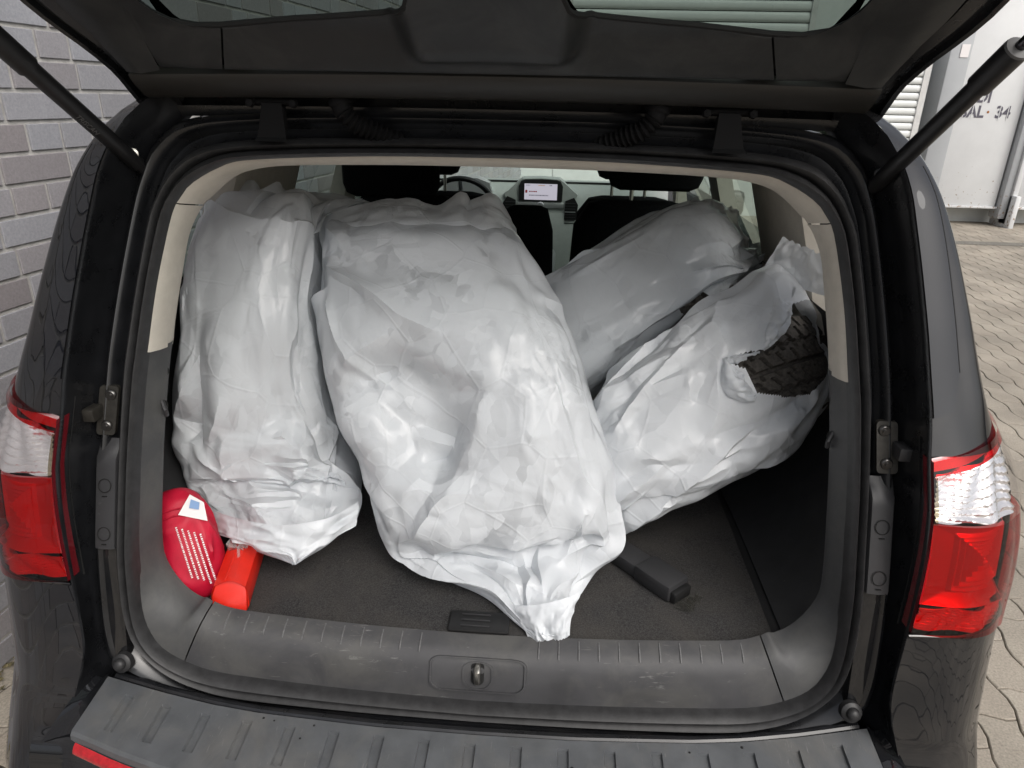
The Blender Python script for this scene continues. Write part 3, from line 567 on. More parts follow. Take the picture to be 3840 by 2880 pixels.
# ---- hinges, cable boots, struts
for sx in (1, -1):
    hg = empty('hinge', (sx*.350, -.055, 1.555), car)
    MB().box((0, -.004, .008), (.034, .018, .036), bev=.004).build('hinge_arm', M['hinge'], hg, angle=40)
    MB().grid([[(sx*x, y, z) for x in (-.016-.002*k, .016+.005*k)] for k, (y, z) in enumerate(((-.0145, .030), (-.018, .0), (-.020, -.020), (-.026, -.026)))]).build('hinge_foot', M['hinge'], hg)
    MB().box((0, .004, .044), (.080, .03, .010), bev=.003).build('hinge_leaf', M['hinge'], hg, angle=40)
    MB().tube([(-.028, -.006, .032), (.028, -.006, .032)], .005, 10).build('hinge_pin', M['hinge'], hg)
    for q in (-.034, .034): MB().lathe([(0, .008), (.006, .007), (.008, .0)], (q, -.012, .030), (0, -1, 0), 6).build('hinge_bolt', M['hinge'], hg)
    bt = empty('cable_boot', (sx*.245, -.035, 1.585), car)
    path = spline([(0, -.02, .012), (-sx*.004, -.024, -.008), (-sx*.02, -.022, -.026), (-sx*.045, -.012, -.038), (-sx*.072, .0, -.050), (-sx*.085, .012, -.056)], 76)
    rr = [.0135+.0030*math.sin(k*2*math.pi/5.0) if k > 14 else .019 if 3 < k < 9 else .0155 for k in range(76)]
    MB().tube(path, rr, 14).build('corrugated_sleeve', M['hinge'], bt, angle=70)
    MB().lathe([(.024, 0), (.027, .004), (.027, .010), (.022, .013), (.016, .014)], (0, -.018, .022), (0, -.5, -1), 20).build('sleeve_collar', M['hinge'], bt)
    st = empty('gas_strut', (sx*.583, -.048, 1.475), car)
    a = Vector((0, 0, 0)); b = Vector((sx*.033, -.235, .188)); d = (b-a).normalized(); L_ = (b-a).length
    MB().tube([a+d*.0, a+d*.02, a+d*.022, a+d*(L_-.062), a+d*(L_-.060), a+d*L_], [.0095, .0095, .0126, .0126, .0156, .0156], 20).build('strut_tube', M['strut'], st, angle=40)
    MB().lathe([(.0056, .005), (.0105, .0045), (.0146, .003), (.0155, -.002)], b, d, 20).build('strut_end_cap', M['capgrey'], st)
    MB().tube([b, b+d*.16], .0064, 14).build('strut_rod', M['rod'], st)
    MB().lathe([(0, .012), (.007, .010), (.009, .004), (.006, -.004), (.004, -.02)], a-d*.004, (-sx*.6, -.6, .2), 14).build('ball_joint', M['strut'], st)
    MB().box((sx*.0, .012, -.012), (.03, .012, .05), bev=.004).build('strut_bracket', M['paint_in'], st, angle=40)
    MB().lathe([(0, .003), (.005, .003), (.0085, .0015), (.009, 0)], (-sx*.0, -.028, .030), (-sx*.35, -1, .1), 16).build('bracket_bolt', M['steel'] if sx < 0 else M['strut'], st)
    if sx < 0:
        fx = d.copy(); nrm = Vector((.35, -.75, -.55)); nrm = (nrm-fx*nrm.dot(fx)).normalized(); fy = nrm.cross(fx)
        for txt, tt, sz in (('TRISCAN', .135, .0105), ('8710 14202', .085, .0055)):
            c = a+d*tt+nrm*.0128
            Mx = Matrix(((-fx.x, -fy.x, nrm.x, c.x), (-fx.y, -fy.y, nrm.y, c.y), (-fx.z, -fy.z, nrm.z, c.z), (0, 0, 0, 1))) if False else Matrix(((fx.x, fy.x, nrm.x, c.x), (fx.y, fy.y, nrm.y, c.y), (fx.z, fy.z, nrm.z, c.z), (0, 0, 0, 1)))
            if txt == 'TRISCAN': text_mesh('strut_print', txt, sz, M['capgrey'], st, Mx @ Matrix.Rotation(math.pi, 4, 'Z'), .0002)
# header of the body under the hinges, roof edge with water drops
rows = [[(x, y, z-.004*(abs(x)/.5)**2) for x in np.linspace(-.535, .535, 40)] for y, z in ((-.012, 1.566), (-.018, 1.577), (-.020, 1.582), (-.008, 1.583), (.0, 1.590), (.002, 1.600), (.02, 1.603), (.05, 1.612), (.12, 1.622))]
MB().grid(rows).build('roof_header', M['paint_in'], car, angle=40)
random.seed(8); mb = MB()
for k in range(34):
    x = random.uniform(-.5, .5); r = random.uniform(.0009, .002); y, z = random.choice(((-.020, 1.581), (-.004, 1.586), (-.018, 1.577)))
    mb.lathe([(0, r), (r*.7, r*.7), (r, 0)], (x, y-.0005, z), (0, -.6, .8), 7)
mb.build('water_drop', glass_mat('water', (.9, .95, 1), ior=1.33), car)['kind'] = 'stuff'
rows = [[(x, y, 1.622+.05*math.sin(min(1, (y-.1)/1.6)*math.pi/2)-.06*(abs(x)/.60)**4-(.45*((y-2.3)/1.0)**2 if y > 2.3 else 0)) for x in np.linspace(-.60, .60, 16)] for y in np.linspace(.12, 2.45, 16)]
MB().grid(rows).build('roof', M['paint'], car)
rows = [[(x, y, 1.535-.03*(abs(x)/.56)**4) for x in np.linspace(-.58, .58, 12)] for y in np.linspace(.06, 2.4, 10)]
MB().grid(rows).build('headliner', M['beige'], car)
# ------------------------------------------------------------------ cabin
for sx in (1, -1):
    # door trims, belt line, pillars and panes
    MB().grid([[(sx*x, y, z) for y in np.linspace(.9, 3.4, 10)] for x, z in ((.78, .35), (.78, .8), (.76, 1.0), (.74, 1.07), (.80, 1.085))]).build('door_trim', M['darkin'], car)
    for nm, y0, y1, w0, mm in (('rear_pillar', .22, .62, .66, 'beige'), ('mid_pillar', 1.30, 1.46, .70, 'beige'), ('front_pillar', 2.42, 2.50, .70, 'beige')):
        MB().grid([[(sx*(w0-dx), y+.10*t, z) for y, dx in ((y0-.02, -.05), (y0, .0), ((y0+y1)/2, .012), (y1, .0), (y1+.02, -.05))] for t, z, w0 in ((0, 1.02, w0+.02), (.5, 1.25, w0-.02), (1, 1.5, w0-.085))]).build(nm, M[mm], car)
    MB().grid([[(sx*(.80-.15*t), y, 1.10+.42*t) for y in (.30, 1.0, 1.7, 2.4, 2.9)] for t in (0, .5, 1)]).build('side_window', M['tint'], car)
    MB().grid([[(sx*x, y, z) for y in np.linspace(.3, 2.9, 8)] for x, z in ((.645, 1.50), (.66, 1.54), (.63, 1.58), (.58, 1.61))]).build('roof_rail', M['paint'], car)
    # exterior mirror
MB().box((.98, 2.55, 1.12), (.16, .10, .13), bev=.03).build('wing_mirror', M['paint'], car)
MB().grid([[(x, 2.45+.95*t, 1.50-.42*t) for x in np.linspace(-.66-.08*t, .66+.08*t, 8)] for t in (0, .5, 1)]).build('windshield', M['clear'], car)
dash = empty('dashboard', (0, 3.0, 1.0), car)
MB().grid([[(x, y-3.0, z-1.0+(.03 if abs(x) < .22 and y < 3.2 else 0)*0) for x in np.linspace(-.74, .74, 40)] for y, z in ((2.92, .55), (2.92, .75), (2.95, .95), (2.985, 1.06), (3.02, 1.118), (3.06, 1.140), (3.2, 1.142), (3.45, 1.10))]).build('dash_body', M['dash'], dash)
MB().tube([(x, .055, .143) for x in np.linspace(-.74, .74, 12)], .006, 6).build('dash_seam', M['gap'], dash)
poly = [(-.215, .085), (-.19, .10), (-.135, .150), (-.11, .168), (.0, .174), (.11, .168), (.135, .150), (.19, .105), (.215, .085), (.175, .0), (.14, -.10), (-.14, -.10), (-.175, 0)]
MB().prism(poly, lambda a, b, h: (a, -.02-h, b), -.12, .02).build('centre_stack', M['dash'], dash, smooth=False)
poly = [(-.125, .045), (-.128, .13), (-.115, .158), (-.09, .166), (0, .170), (.09, .166), (.115, .158), (.128, .13), (.125, .045)]
MB().prism(poly, lambda a, b, h: (a, -.04-h, b), 0, .012).build('display_bezel', M['blackpl'], dash, smooth=False)
scr = bpy.data.materials.new('display_glow'); scr.use_nodes = True; sb = scr.node_tree.nodes['Principled BSDF']
sb.inputs['Base Color'].default_value = (.1, .1, .1, 1); sb.inputs['Emission Color'].default_value = (.86, .82, .95, 1); sb.inputs['Emission Strength'].default_value = .45
disp = MB().box((0, -.0535, .0985), (.19, .002, .090)).build('display', scr, dash, smooth=False)
def inkm(n, c): return mat(n, c, .6)
ink, redink, orink = inkm('display_ink', (.10, .10, .14)), inkm('display_red', (.45, .03, .03)), inkm('display_orange', (.75, .35, .08))
Mt = lambda x, z: Matrix.Translation((x, -.0552, z)) @ Matrix.Rotation(math.pi/2, 4, 'X')
random.seed(2)
for z_, x0_, x1_, h_, mi in ((.135, -.085, -.06, .003, ink), (.135, -.015, .02, .004, orink), (.135, .05, .062, .004, ink), (.100, -.068, -.028, .007, redink), (.079, -.068, .045, .005, ink)):
    x_ = x0_
    while x_ < x1_:
        l_ = random.uniform(.003, .008); MB().box((x_+l_/2, -.055, z_), (l_, .001, h_)).build('display_mark', mi, disp, smooth=False); x_ += l_+.0022
MB().box((-.084, -.055, .100), (.012, .001, .016)).build('display_icon', redink, disp, smooth=False)
MB().box((-.0, -.0445, .024), (.27, .012, .032), bev=.004).build('button_row', M['silver'], dash)
MB().lathe([(0, .02), (.018, .02), (.021, .016), (.022, 0)], (0, -.05, .022), (0, -1, 0), 20).build('dash_knob', M['silver'], dash)
for sx in (1, -1):
    v = empty('air_vent', (sx*.175, -.045, .0), dash)
    MB().prism([(-.035, -.09), (.035, -.09), (.045, .03), (.02, .07), (-.03, .05)] if sx > 0 else [(-.035, -.09), (.035, -.09), (.03, .05), (-.02, .07), (-.045, .03)], lambda a, b, h: (a, -h, b), 0, .006).build('vent_frame', M['blackpl'], v, smooth=False)
    for k in range(8): MB().box((0, -.009, -.075+.016*k), (.062, .006, .005)).build('vent_slat', M['silver'] if k == 4 else M['coverpl'], v, smooth=False)
wheel = empty('steering_wheel', (-.43, 2.72, 1.03), car)
tilt = Matrix.Rotation(R(-66), 3, 'X')
MB().tube([tilt @ Vector((.178*math.cos(a), .178*math.sin(a), 0)) for a in np.linspace(0, 2*math.pi, 41)[:-1]], .0145, 10, closed=True).build('wheel_rim', M['blackpl'], wheel)
for an in (0, 180, 270): MB().tube([tilt @ Vector((.03*math.cos(R(an)), .03*math.sin(R(an)), .0)), tilt @ Vector((.176*math.cos(R(an)), .176*math.sin(R(an)), 0))], .014, 8).build('wheel_spoke', M['silver'], wheel)
MB().lathe([(0, .02), (.05, .018), (.065, .0), (.05, -.03)], (0, 0, 0), tilt @ Vector((0, 0, -1)), 20).build('wheel_hub', M['blackpl'], wheel)
MB().prism([(-.16, .0), (-.13, .10), (-.06, .125), (.06, .125), (.13, .10), (.16, 0)], lambda a, b, h: (a-.43, -.02-h, b+.04), -.1, .03).build('gauge_hood', M['silver'], dash)
def seat(name, x, y, wdt, ztop, hr, hw=.28, hz=.05, lean=.10, hx=0):
    s = empty(name, (x, y, .45), car); rows = []
    for t in np.linspace(0, 1, 12):
        z = (ztop-.45)*t; ww = wdt/2*(1-.10*t**3)*(1 if t < .93 else .93 if t < .99 else .80); th = .075*(1 if t < .95 else .7)
        rows.append([(ww*math.copysign(abs(math.cos(a))**.45, math.cos(a)), lean*t+th*math.copysign(abs(math.sin(a))**.6, math.sin(a)), z) for a in np.linspace(0, 2*math.pi, 29)[:-1]])
    rows.append([(q[0]*.7, lean+(q[1]-lean)*.4, q[2]+.012) for q in rows[-1]]); mb = MB().grid(rows, cu=True); n = len(mb.v); mb.f.append(tuple(range(n-28, n)))
    mb.build('backrest', M['fabric'], s)
    MB().box((0, .28, .05), (wdt, .5, .18), bev=.05).build('seat_cushion', M['fabric'], s)
    if hr:
        zz = ztop-.45+hz
        for q in (-1, 1): MB().tube([(hx+q*.075, lean, ztop-.47), (hx+q*.075, lean, zz+.05)], .007, 8).build('headrest_post', M['steel'], s)
        MB().box((hx, lean, zz+.10), (hw, .10, .20), bev=.045).build('headrest', M['fabric'], s)
seat('rear_seat', .37, 1.16, .46, 1.272, True, .32, .045, hx=.055)
seat('rear_seat', -.005, 1.18, .20, 1.24, False)
seat('rear_seat', -.42, 1.16, .46, 1.27, True, .34, .0, hx=-.06)
seat('front_seat', -.42, 2.0, .50, 1.18, True, .30, .085, hx=-.08)
seat('front_seat', .42, 2.0, .50, 1.18, True, .30, .085)
MB().box((0, 2.4, .72), (.20, 1.0, .14), bev=.03).build('centre_console', M['silver'], car)
MB().grid([[(x, y, z) for x in (-.8, .8)] for y, z in ((1.4, .45), (3.4, .35))]).build('cabin_floor', M['darkin'], car)
MB().grid([[(x, y, z) for x in np.linspace(-.84, .84, 12)] for y, z in ((3.4, 1.06), (3.6, 1.04), (4.0, .98), (4.25, .85), (4.3, .5), (4.28, .3))]).build('bonnet', M['paint'], car)
MB().grid([[(x, y, .27) for x in (-.8, .8)] for y in (-.35, 4.25)]).build('underbody', M['gap'], car)
for sx in (1, -1):
    for yy in (.52, 3.25):
        wh = empty('wheel', (sx*.78, yy, .33), car)
        MB().lathe([(.20, -.10), (.30, -.105), (.33, -.08), (.33, .08), (.30, .105), (.20, .10)], (0, 0, 0), (1, 0, 0), 40).build('wheel_tyre', M['tyre'], wh)
        MB().lathe([(.0, .07), (.06, .07), (.18, .06), (.20, .09), (.205, .0), (.2, -.09), (.0, -.05)], (0, 0, 0), (sx, 0, 0), 24).build('rim', M['silver'], wh)
# ------------------------------------------------------------------ tyres in film bags: lofted tube relaxed as a thin inextensible sheet
ST_A = [(-.73, .46, 1.345, -.366, .52, 1.359, .02, .03, 0), (-.705, .36, 1.336, -.392, .40, 1.346, .05, .16, 0), (-.678, .27, 1.317, -.393, .27, 1.32, .09, .34, 0), (-.652, .17, 1.264, -.377, .17, 1.274, .105, .46, 0), (-.644, .115, 1.166, -.374, .115, 1.177, .115, .53, 0), (-.655, .09, 1.058, -.367, .09, 1.072, .115, .56, 0),
 (-.658, .075, .98, -.347, .085, .991, .115, .52, 0), (-.652, .06, .913, -.325, .07, .925, .115, .36, 0), (-.641, .04, .847, -.293, .05, .862, .115, .18, 0), (-.619, 0, .808, -.28, .02, .816, .11, .06, 0), (-.577, -.05, .791, -.274, -.03, .807, .09, .025, 0), (-.513, -.10, .792, -.284, -.08, .812, .06, .015, 0), (-.442, -.14, .794, -.306, -.12, .807, .035, .02, 0), (-.374, -.16, .788, -.351, -.16, .788, .006, .006, 0)]
ST_B = [(-.431, .34, 1.344, -.035, .40, 1.346, .015, .05, 0), (-.412, .28, 1.322, -.002, .32, 1.328, .04, .12, 0), (-.39, .2, 1.278, .046, .24, 1.294, .08, .2, .03), (-.381, .14, 1.218, .100, .17, 1.230, .12, .26, .08), (-.371, .10, 1.154, .151, .12, 1.181, .16, .28, .2), (-.336, .05, 1.06, .186, .07, 1.088, .17, .28, .25), (-.298, .01, .981, .212, .03, 1.01, .17, .26, .25),
 (-.247, -.03, .898, .231, -.01, .915, .15, .22, .2), (-.217, -.06, .827, .24, -.05, .856, .12, .16, .15), (-.188, -.09, .772, .243, -.075, .822, .085, .09, .1), (-.097, -.135, .757, .202, -.12, .776, .06, .03, 0), (-.012, -.178, .756, .166, -.18, .755, .045, .02, 0), (.039, -.230, .754, .151, -.228, .754, .022, .01, 0), (.081, -.272, .753, .146, -.268, .754, .006, .005, 0)]
ST_C = [(.508, .62, 1.359, .602, .52, 1.229, .03, .06, 0), (.46, .58, 1.365, .557, .46, 1.212, .06, .16, 0), (.401, .53, 1.36, .5, .40, 1.193, .09, .30, 0), (.324, .47, 1.348, .437, .33, 1.176, .115, .42, 0), (.261, .43, 1.323, .364, .28, 1.129, .12, .50, 0), (.189, .40, 1.284, .295, .25, 1.081, .12, .50, 0), (.118, .39, 1.234, .233, .23, 1.029, .12, .44, 0), (.051, .40, 1.176, .177, .22, .976, .11, .32, 0), (.007, .42, 1.113, .132, .24, .925, .08, .2, 0), (-.02, .45, 1.047, .103, .27, .888, .03, .05, 0)]
ST_D = [(.585, .36, 1.274, .666, .20, 1.086, .05, .09, 0), (.556, .34, 1.261, .652, .16, 1.053, .085, .2, 0), (.513, .30, 1.248, .63, .12, 1.013, .115, .34, 0), (.475, .27, 1.232, .601, .09, .972, .125, .44, 0), (.392, .22, 1.191, .539, .05, .922, .13, .50, 0), (.31, .18, 1.133, .458, .02, .885, .13, .50, 0), (.247, .16, 1.082, .376, 0, .854, .125, .44, 0), (.205, .15, 1.033, .312, -.01, .828, .11, .3, 0), (.175, .15, .975, .277, -.01, .804, .09, .2, 0), (.156, .16, .912, .257, -.01, .792, .05, .06, 0), (.159, .16, .853, .247, -.005, .783, .01, .012, 0)]
CAMP = np.array([.0982, -1.2, 1.6])
def vnoise(shape, cells, rng):           # smooth value noise on a grid (periodic in u)
    nv, nu = shape; cv, cu = cells; g = rng.standard_normal((cv+2, cu)); v = np.linspace(0, cv, nv); u = np.linspace(0, cu, nu, endpoint=False)
    vi = np.minimum(v.astype(int), cv); ui = u.astype(int) % cu; fv = (v-vi)[:, None]; fu = (u-u.astype(int))[None]; fv = fv*fv*(3-2*fv); fu = fu*fu*(3-2*fu)
    a = g[vi][:, ui]; b = g[vi][:, (ui+1) % cu]; c = g[np.minimum(vi+1, cv+1)][:, ui]; d = g[np.minimum(vi+1, cv+1)][:, (ui+1) % cu]
    return (a*(1-fu)+b*fu)*(1-fv)+(c*(1-fu)+d*fu)*fv
def loft(st, nv, nu, ex, front=.66):
    S = spline([r for r in st], nv); L_, R_ = S[:, :3], S[:, 3:6]; mid = (L_+R_)/2; hw = (R_-L_)/2; hl = np.linalg.norm(hw, axis=1)[:, None]; hw = hw*np.maximum(.3, 1-.009/hl); S[:, 6:8] = np.maximum(.004, S[:, 6:8]-.008)
    tan = np.gradient(mid, axis=0); tan = np.apply_along_axis(lambda q: np.convolve(np.pad(q, 4, 'edge'), np.ones(9)/9, 'valid'), 0, tan)
    nf = np.cross(hw, tan); nf /= np.linalg.norm(nf, axis=1)[:, None]; sg = np.sign(np.sum(nf*(CAMP-mid), 1)); nf *= sg[:, None]
    nfr = int(nu*front); a = np.concatenate([np.linspace(0, np.pi, nfr, endpoint=False), np.linspace(np.pi, 2*np.pi, nu-nfr, endpoint=False)])
    ca, sa = np.cos(a), np.sin(a); pw = 2/ex
    cx = -np.sign(ca)*np.abs(ca)**pw; bz = np.abs(sa)**pw
    X = np.empty((nv, nu, 3))
    for j in range(nu):
        th = np.where(sa[j] >= 0, S[:, 6], -S[:, 7]); sk = S[:, 8]*bz[j]**2*(1 if sa[j] > 0 else 0)
        X[:, j] = mid+hw*(cx[j]+sk*(1-abs(cx[j])))[:, None]+nf*(th*bz[j])[:, None]
    return X, a/(2*np.pi)
def normals(X):
    du = np.roll(X, -1, 1)-np.roll(X, 1, 1); dv = np.gradient(X, axis=0); n = np.cross(du, dv); n /= np.linalg.norm(n, axis=2)[..., None]+1e-12
    c = X.mean(1, keepdims=True); n *= np.where(np.sum(n*(X-c), 2).mean() < 0, -1., 1.); return n
def lap(X): return (np.roll(X, 1, 1)+np.roll(X, -1, 1)+np.concatenate([X[:1], X[:-1]])+np.concatenate([X[1:], X[-1:]]))/4
def blobs(shape, base, lst):             # lst: (v, u, rv, ru, amp)
    v = np.linspace(0, 1, shape[0])[:, None]; u = (np.arange(shape[1])/shape[1])[None]; E = np.full(shape, base)
    for v0, u0, rv, ru, a in lst: E = E+a*np.exp(-((v-v0)/rv)**2-(((u-u0+.5) % 1-.5)/ru)**2)
    return E
def relax(X0, eu, ev, hi, lo, its, rng, D0=None, amp=.004, floor=.752, bend=.12, sag=0.0):
    n0 = normals(lap(lap(X0))); X = X0+(D0 if D0 is not None else 0); nv, nu = X0.shape[:2]
    X = X+n0*(amp*np.abs(vnoise((nv, nu), (max(4, nv//7), max(6, nu//7)), rng)))[..., None]
    def rest(A, B, e): return np.linalg.norm(B-A, axis=-1)*(1+e)
    em = (eu+ev)/2; ru = rest(X0, np.roll(X0, -1, 1), eu); rv = rest(X0[:-1], X0[1:], ev[:-1])
    R1 = np.roll(X0, -1, 1); r1 = rest(X0[:-1], R1[1:], em[:-1]); r2 = rest(R1[:-1], X0[1:], em[:-1]); r3 = rest(X0, np.roll(X0, -2, 1), eu); r4 = rest(X0[:-2], X0[2:], ev[:-2])
    for it in range(its):
        C = np.zeros_like(X); W = np.zeros((nv, nu, 1))
        def con(A, B, r, k):
            d = B-A; l = np.linalg.norm(d, axis=-1)+1e-9; return d*(k*.5*(l-r)/l)[..., None]
        c = con(X, np.roll(X, -1, 1), ru, 1.); C += c-np.roll(c, 1, 1); W += 2
        c = con(X[:-1], X[1:], rv, 1.); C[:-1] += c; C[1:] -= c; W[:-1] += 1; W[1:] += 1
        XR = np.roll(X, -1, 1)
        c = con(X[:-1], XR[1:], r1, .6); C[:-1] += c; C[1:] -= np.roll(c, 1, 1)
        c = con(XR[:-1], X[1:], r2, .6); C[:-1] += np.roll(c, 1, 1); C[1:] -= c
        W[:-1] += 1.2; W[1:] += 1.2
        c = con(X, np.roll(X, -2, 1), r3, bend); C += c-np.roll(c, 2, 1)
        c = con(X[:-2], X[2:], r4, bend); C[:-2] += c; C[2:] -= c
        X = X+C/W*1.7
        if sag: X[..., 2] -= sag
        D = X-X0; d = np.sum(D*n0, 2); dc = np.where(d < -lo, -lo+(d+lo)*.1, np.where(d > hi, hi+(d-hi)*.3, d)); X = X+n0*(dc-d)[..., None]
        X += (X0-X)*.004; X[..., 2] = np.maximum(X[..., 2], floor)
    return X
def upsample(D, shape):
    nv, nu = shape; v = np.linspace(0, D.shape[0]-1, nv); u = np.arange(nu)*D.shape[1]/nu; i = np.minimum(v.astype(int), D.shape[0]-2); j = u.astype(int); fv = (v-i)[:, None, None]; fu = (u-j)[None, :, None]; j2 = (j+1) % D.shape[1]
    return (D[i][:, j]*(1-fu)+D[i][:, j2]*fu)*(1-fv)+(D[i+1][:, j]*(1-fu)+D[i+1][:, j2]*fu)*fv
def make_bag(st, seed, ex, beu, bev, hi_list, lo=.008, mouth=.02, levels=((32, 40, 120), (62, 80, 120), (120, 156, 90)), front=.66, crease=None):
    rng = np.random.default_rng(seed); D = None
    for nv, nu, its in levels:
        X0, _ = loft(st, nv, nu, ex, front)
        if crease is not None: X0 = X0+crease(X0)
        if D is not None: D = upsample(D, (nv, nu))
        eu, ev, hi = blobs((nv, nu), *beu)*.6, blobs((nv, nu), *bev)*.6, blobs((nv, nu), *hi_list)
        X = relax(X0, eu, ev, hi, lo, its, rng, D, amp=.006 if D is None else .0012); D = X-X0
    v = np.linspace(0, 1, X.shape[0])[:, None]; rag = vnoise((X.shape[0], X.shape[1]), (2, 22), rng)*np.exp(-(v/.05)**2)
    tan = X[6]-X[0]; tan /= np.linalg.norm(tan, axis=1)[:, None]+1e-9
    X = X-tan[None]*(rag*mouth)[..., None]
    return X
def planarise(X, its=9, sig=.22, rad=3, vits=14, keep=.0):
    # bilateral filtering of face normals, then refit: soft lumps become flat facets with sharp folds, as in stiff film
    def fn(X):
        A, B, C_, D = X[:-1], np.roll(X, -1, 1)[:-1], np.roll(X, -1, 1)[1:], X[1:]; n = np.cross(C_-A, D-B); n /= np.linalg.norm(n, axis=2)[..., None]+1e-12; return n, (A+B+C_+D)/4
    N, C0 = fn(X); F = N.copy(); nv, nu = N.shape[:2]
    offs = [(a, b) for a in range(-rad, rad+1) for b in range(-rad, rad+1) if a*a+b*b <= rad*rad+1]
    for _ in range(its):
        acc = np.zeros_like(F); pad = np.pad(F, ((rad, rad), (0, 0), (0, 0)), 'edge')
        for a, b in offs:
            Q = np.roll(pad[rad+a:rad+a+nv], b, 1); d = np.sum((Q-F)**2, 2); w = np.exp(-d/(2*sig*sig))*math.exp(-(a*a+b*b)/(2*(rad*.6)**2)); acc += Q*w[..., None]
        F = acc/(np.linalg.norm(acc, axis=2)[..., None]+1e-12)
    for _ in range(vits):
        _, C1 = fn(X); acc = np.zeros_like(X); cnt = np.zeros(X.shape[:2]+(1,))
        for si, sj in ((0, 0), (0, 1), (1, 0), (1, 1)):
            Ff, Cc = (np.roll(F, sj, 1), np.roll(C1, sj, 1)) if sj else (F, C1)
            V = X[si:si+nv]; dlt = np.sum(Ff*(Cc-V), 2)[..., None]*Ff; acc[si:si+nv] += dlt; cnt[si:si+nv] += 1
        X = X+acc/cnt; X[..., 2] = np.maximum(X[..., 2], .752)
    return X
def bag_obj(name, X, m, label, hole=None, group='bagged tyres in the boot'):
    nv, nu = X.shape[:2]; c = X.reshape(-1, 3).mean(0); c[2] = X[..., 2].min(); f = []
    idx = np.arange(nv*nu).reshape(nv, nu); keep = np.ones((nv-1, nu), bool) if hole is None else ~hole
    q = np.stack([idx[:-1], np.roll(idx, -1, 1)[:-1], np.roll(idx, -1, 1)[1:], idx[1:]], -1)[keep]
    o = obj(name, X.reshape(-1, 3)-c, q.tolist(), m, None, True, 26); o.location = c
    tag(o, label, 'bag', group); return o
# ---- creases: (height, width one side mm, width other side mm, [(u, v) ...])
CR_A = [(0.016, 4, 30, [(0.005, 0.134), (0.353, 0.302), (0.463, 0.309), (0.616, 0.262)]), (0.006, 8, 8, [(0.458, 0.362), (0.5, 0.376), (0.537, 0.389), (0.542, 0.416), (0.484, 0.463)]), (0.004, 7, 7, [(0.437, 0.376), (0.463, 0.423)]), (0.006, 8, 8, [(0.411, 0.47), (0.479, 0.483)]), (0.008, 8, 14, [(0.274, 0.423), (0.326, 0.456), (0.342, 0.463)]), (0.01, 8, 16, [(0.337, 0.483), (0.279, 0.597)]), (0.01, 8, 12, [(0.321, 0.544), (0.295, 0.691)]), (0.01, 8, 12, [(0.221, 0.624), (0.295, 0.691), (0.3, 0.852), (0.337, 0.872), (0.395, 0.886)]), (0.01, 10, 10, [(0.295, 0.691), (0.332, 0.644), (0.337, 0.651)]), (0.012, 14, 6, [(0.168, 0.846), (0.279, 0.899), (0.384, 0.893)]), (0.013, 14, 6, [(0.032, 0.832), (0.3, 0.913), (0.642, 0.866)]), (0.01, 10, 6, [(0.358, 0.631), (0.463, 0.651), (0.458, 0.671), (0.337, 0.658)]), (0.009, 10, 8, [(0.305, 0.852), (0.447, 0.685), (0.516, 0.711)]), (0.008, 10, 6, [(0.247, 0.872), (0.363, 0.879), (0.432, 0.899)]), (0.012, 10, 20, [(0.626, 0.497), (0.637, 0.611), (0.516, 0.705), (0.416, 0.866)]), (0.008, 8, 10, [(0.653, 0.617), (0.563, 0.705)]), (0.012, 10, 10, [(0.358, 1.0), (0.358, 0.926)]), (0.01, 10, 8, [(0.358, 0.926), (0.005, 0.886)]), (0.008, 8, 8, [(0.511, 0.49), (0.526, 0.53), (0.368, 0.557)]), (-0.006, 10, 10, [(0.342, 0.49), (0.363, 0.577), (0.468, 0.591)]), ]
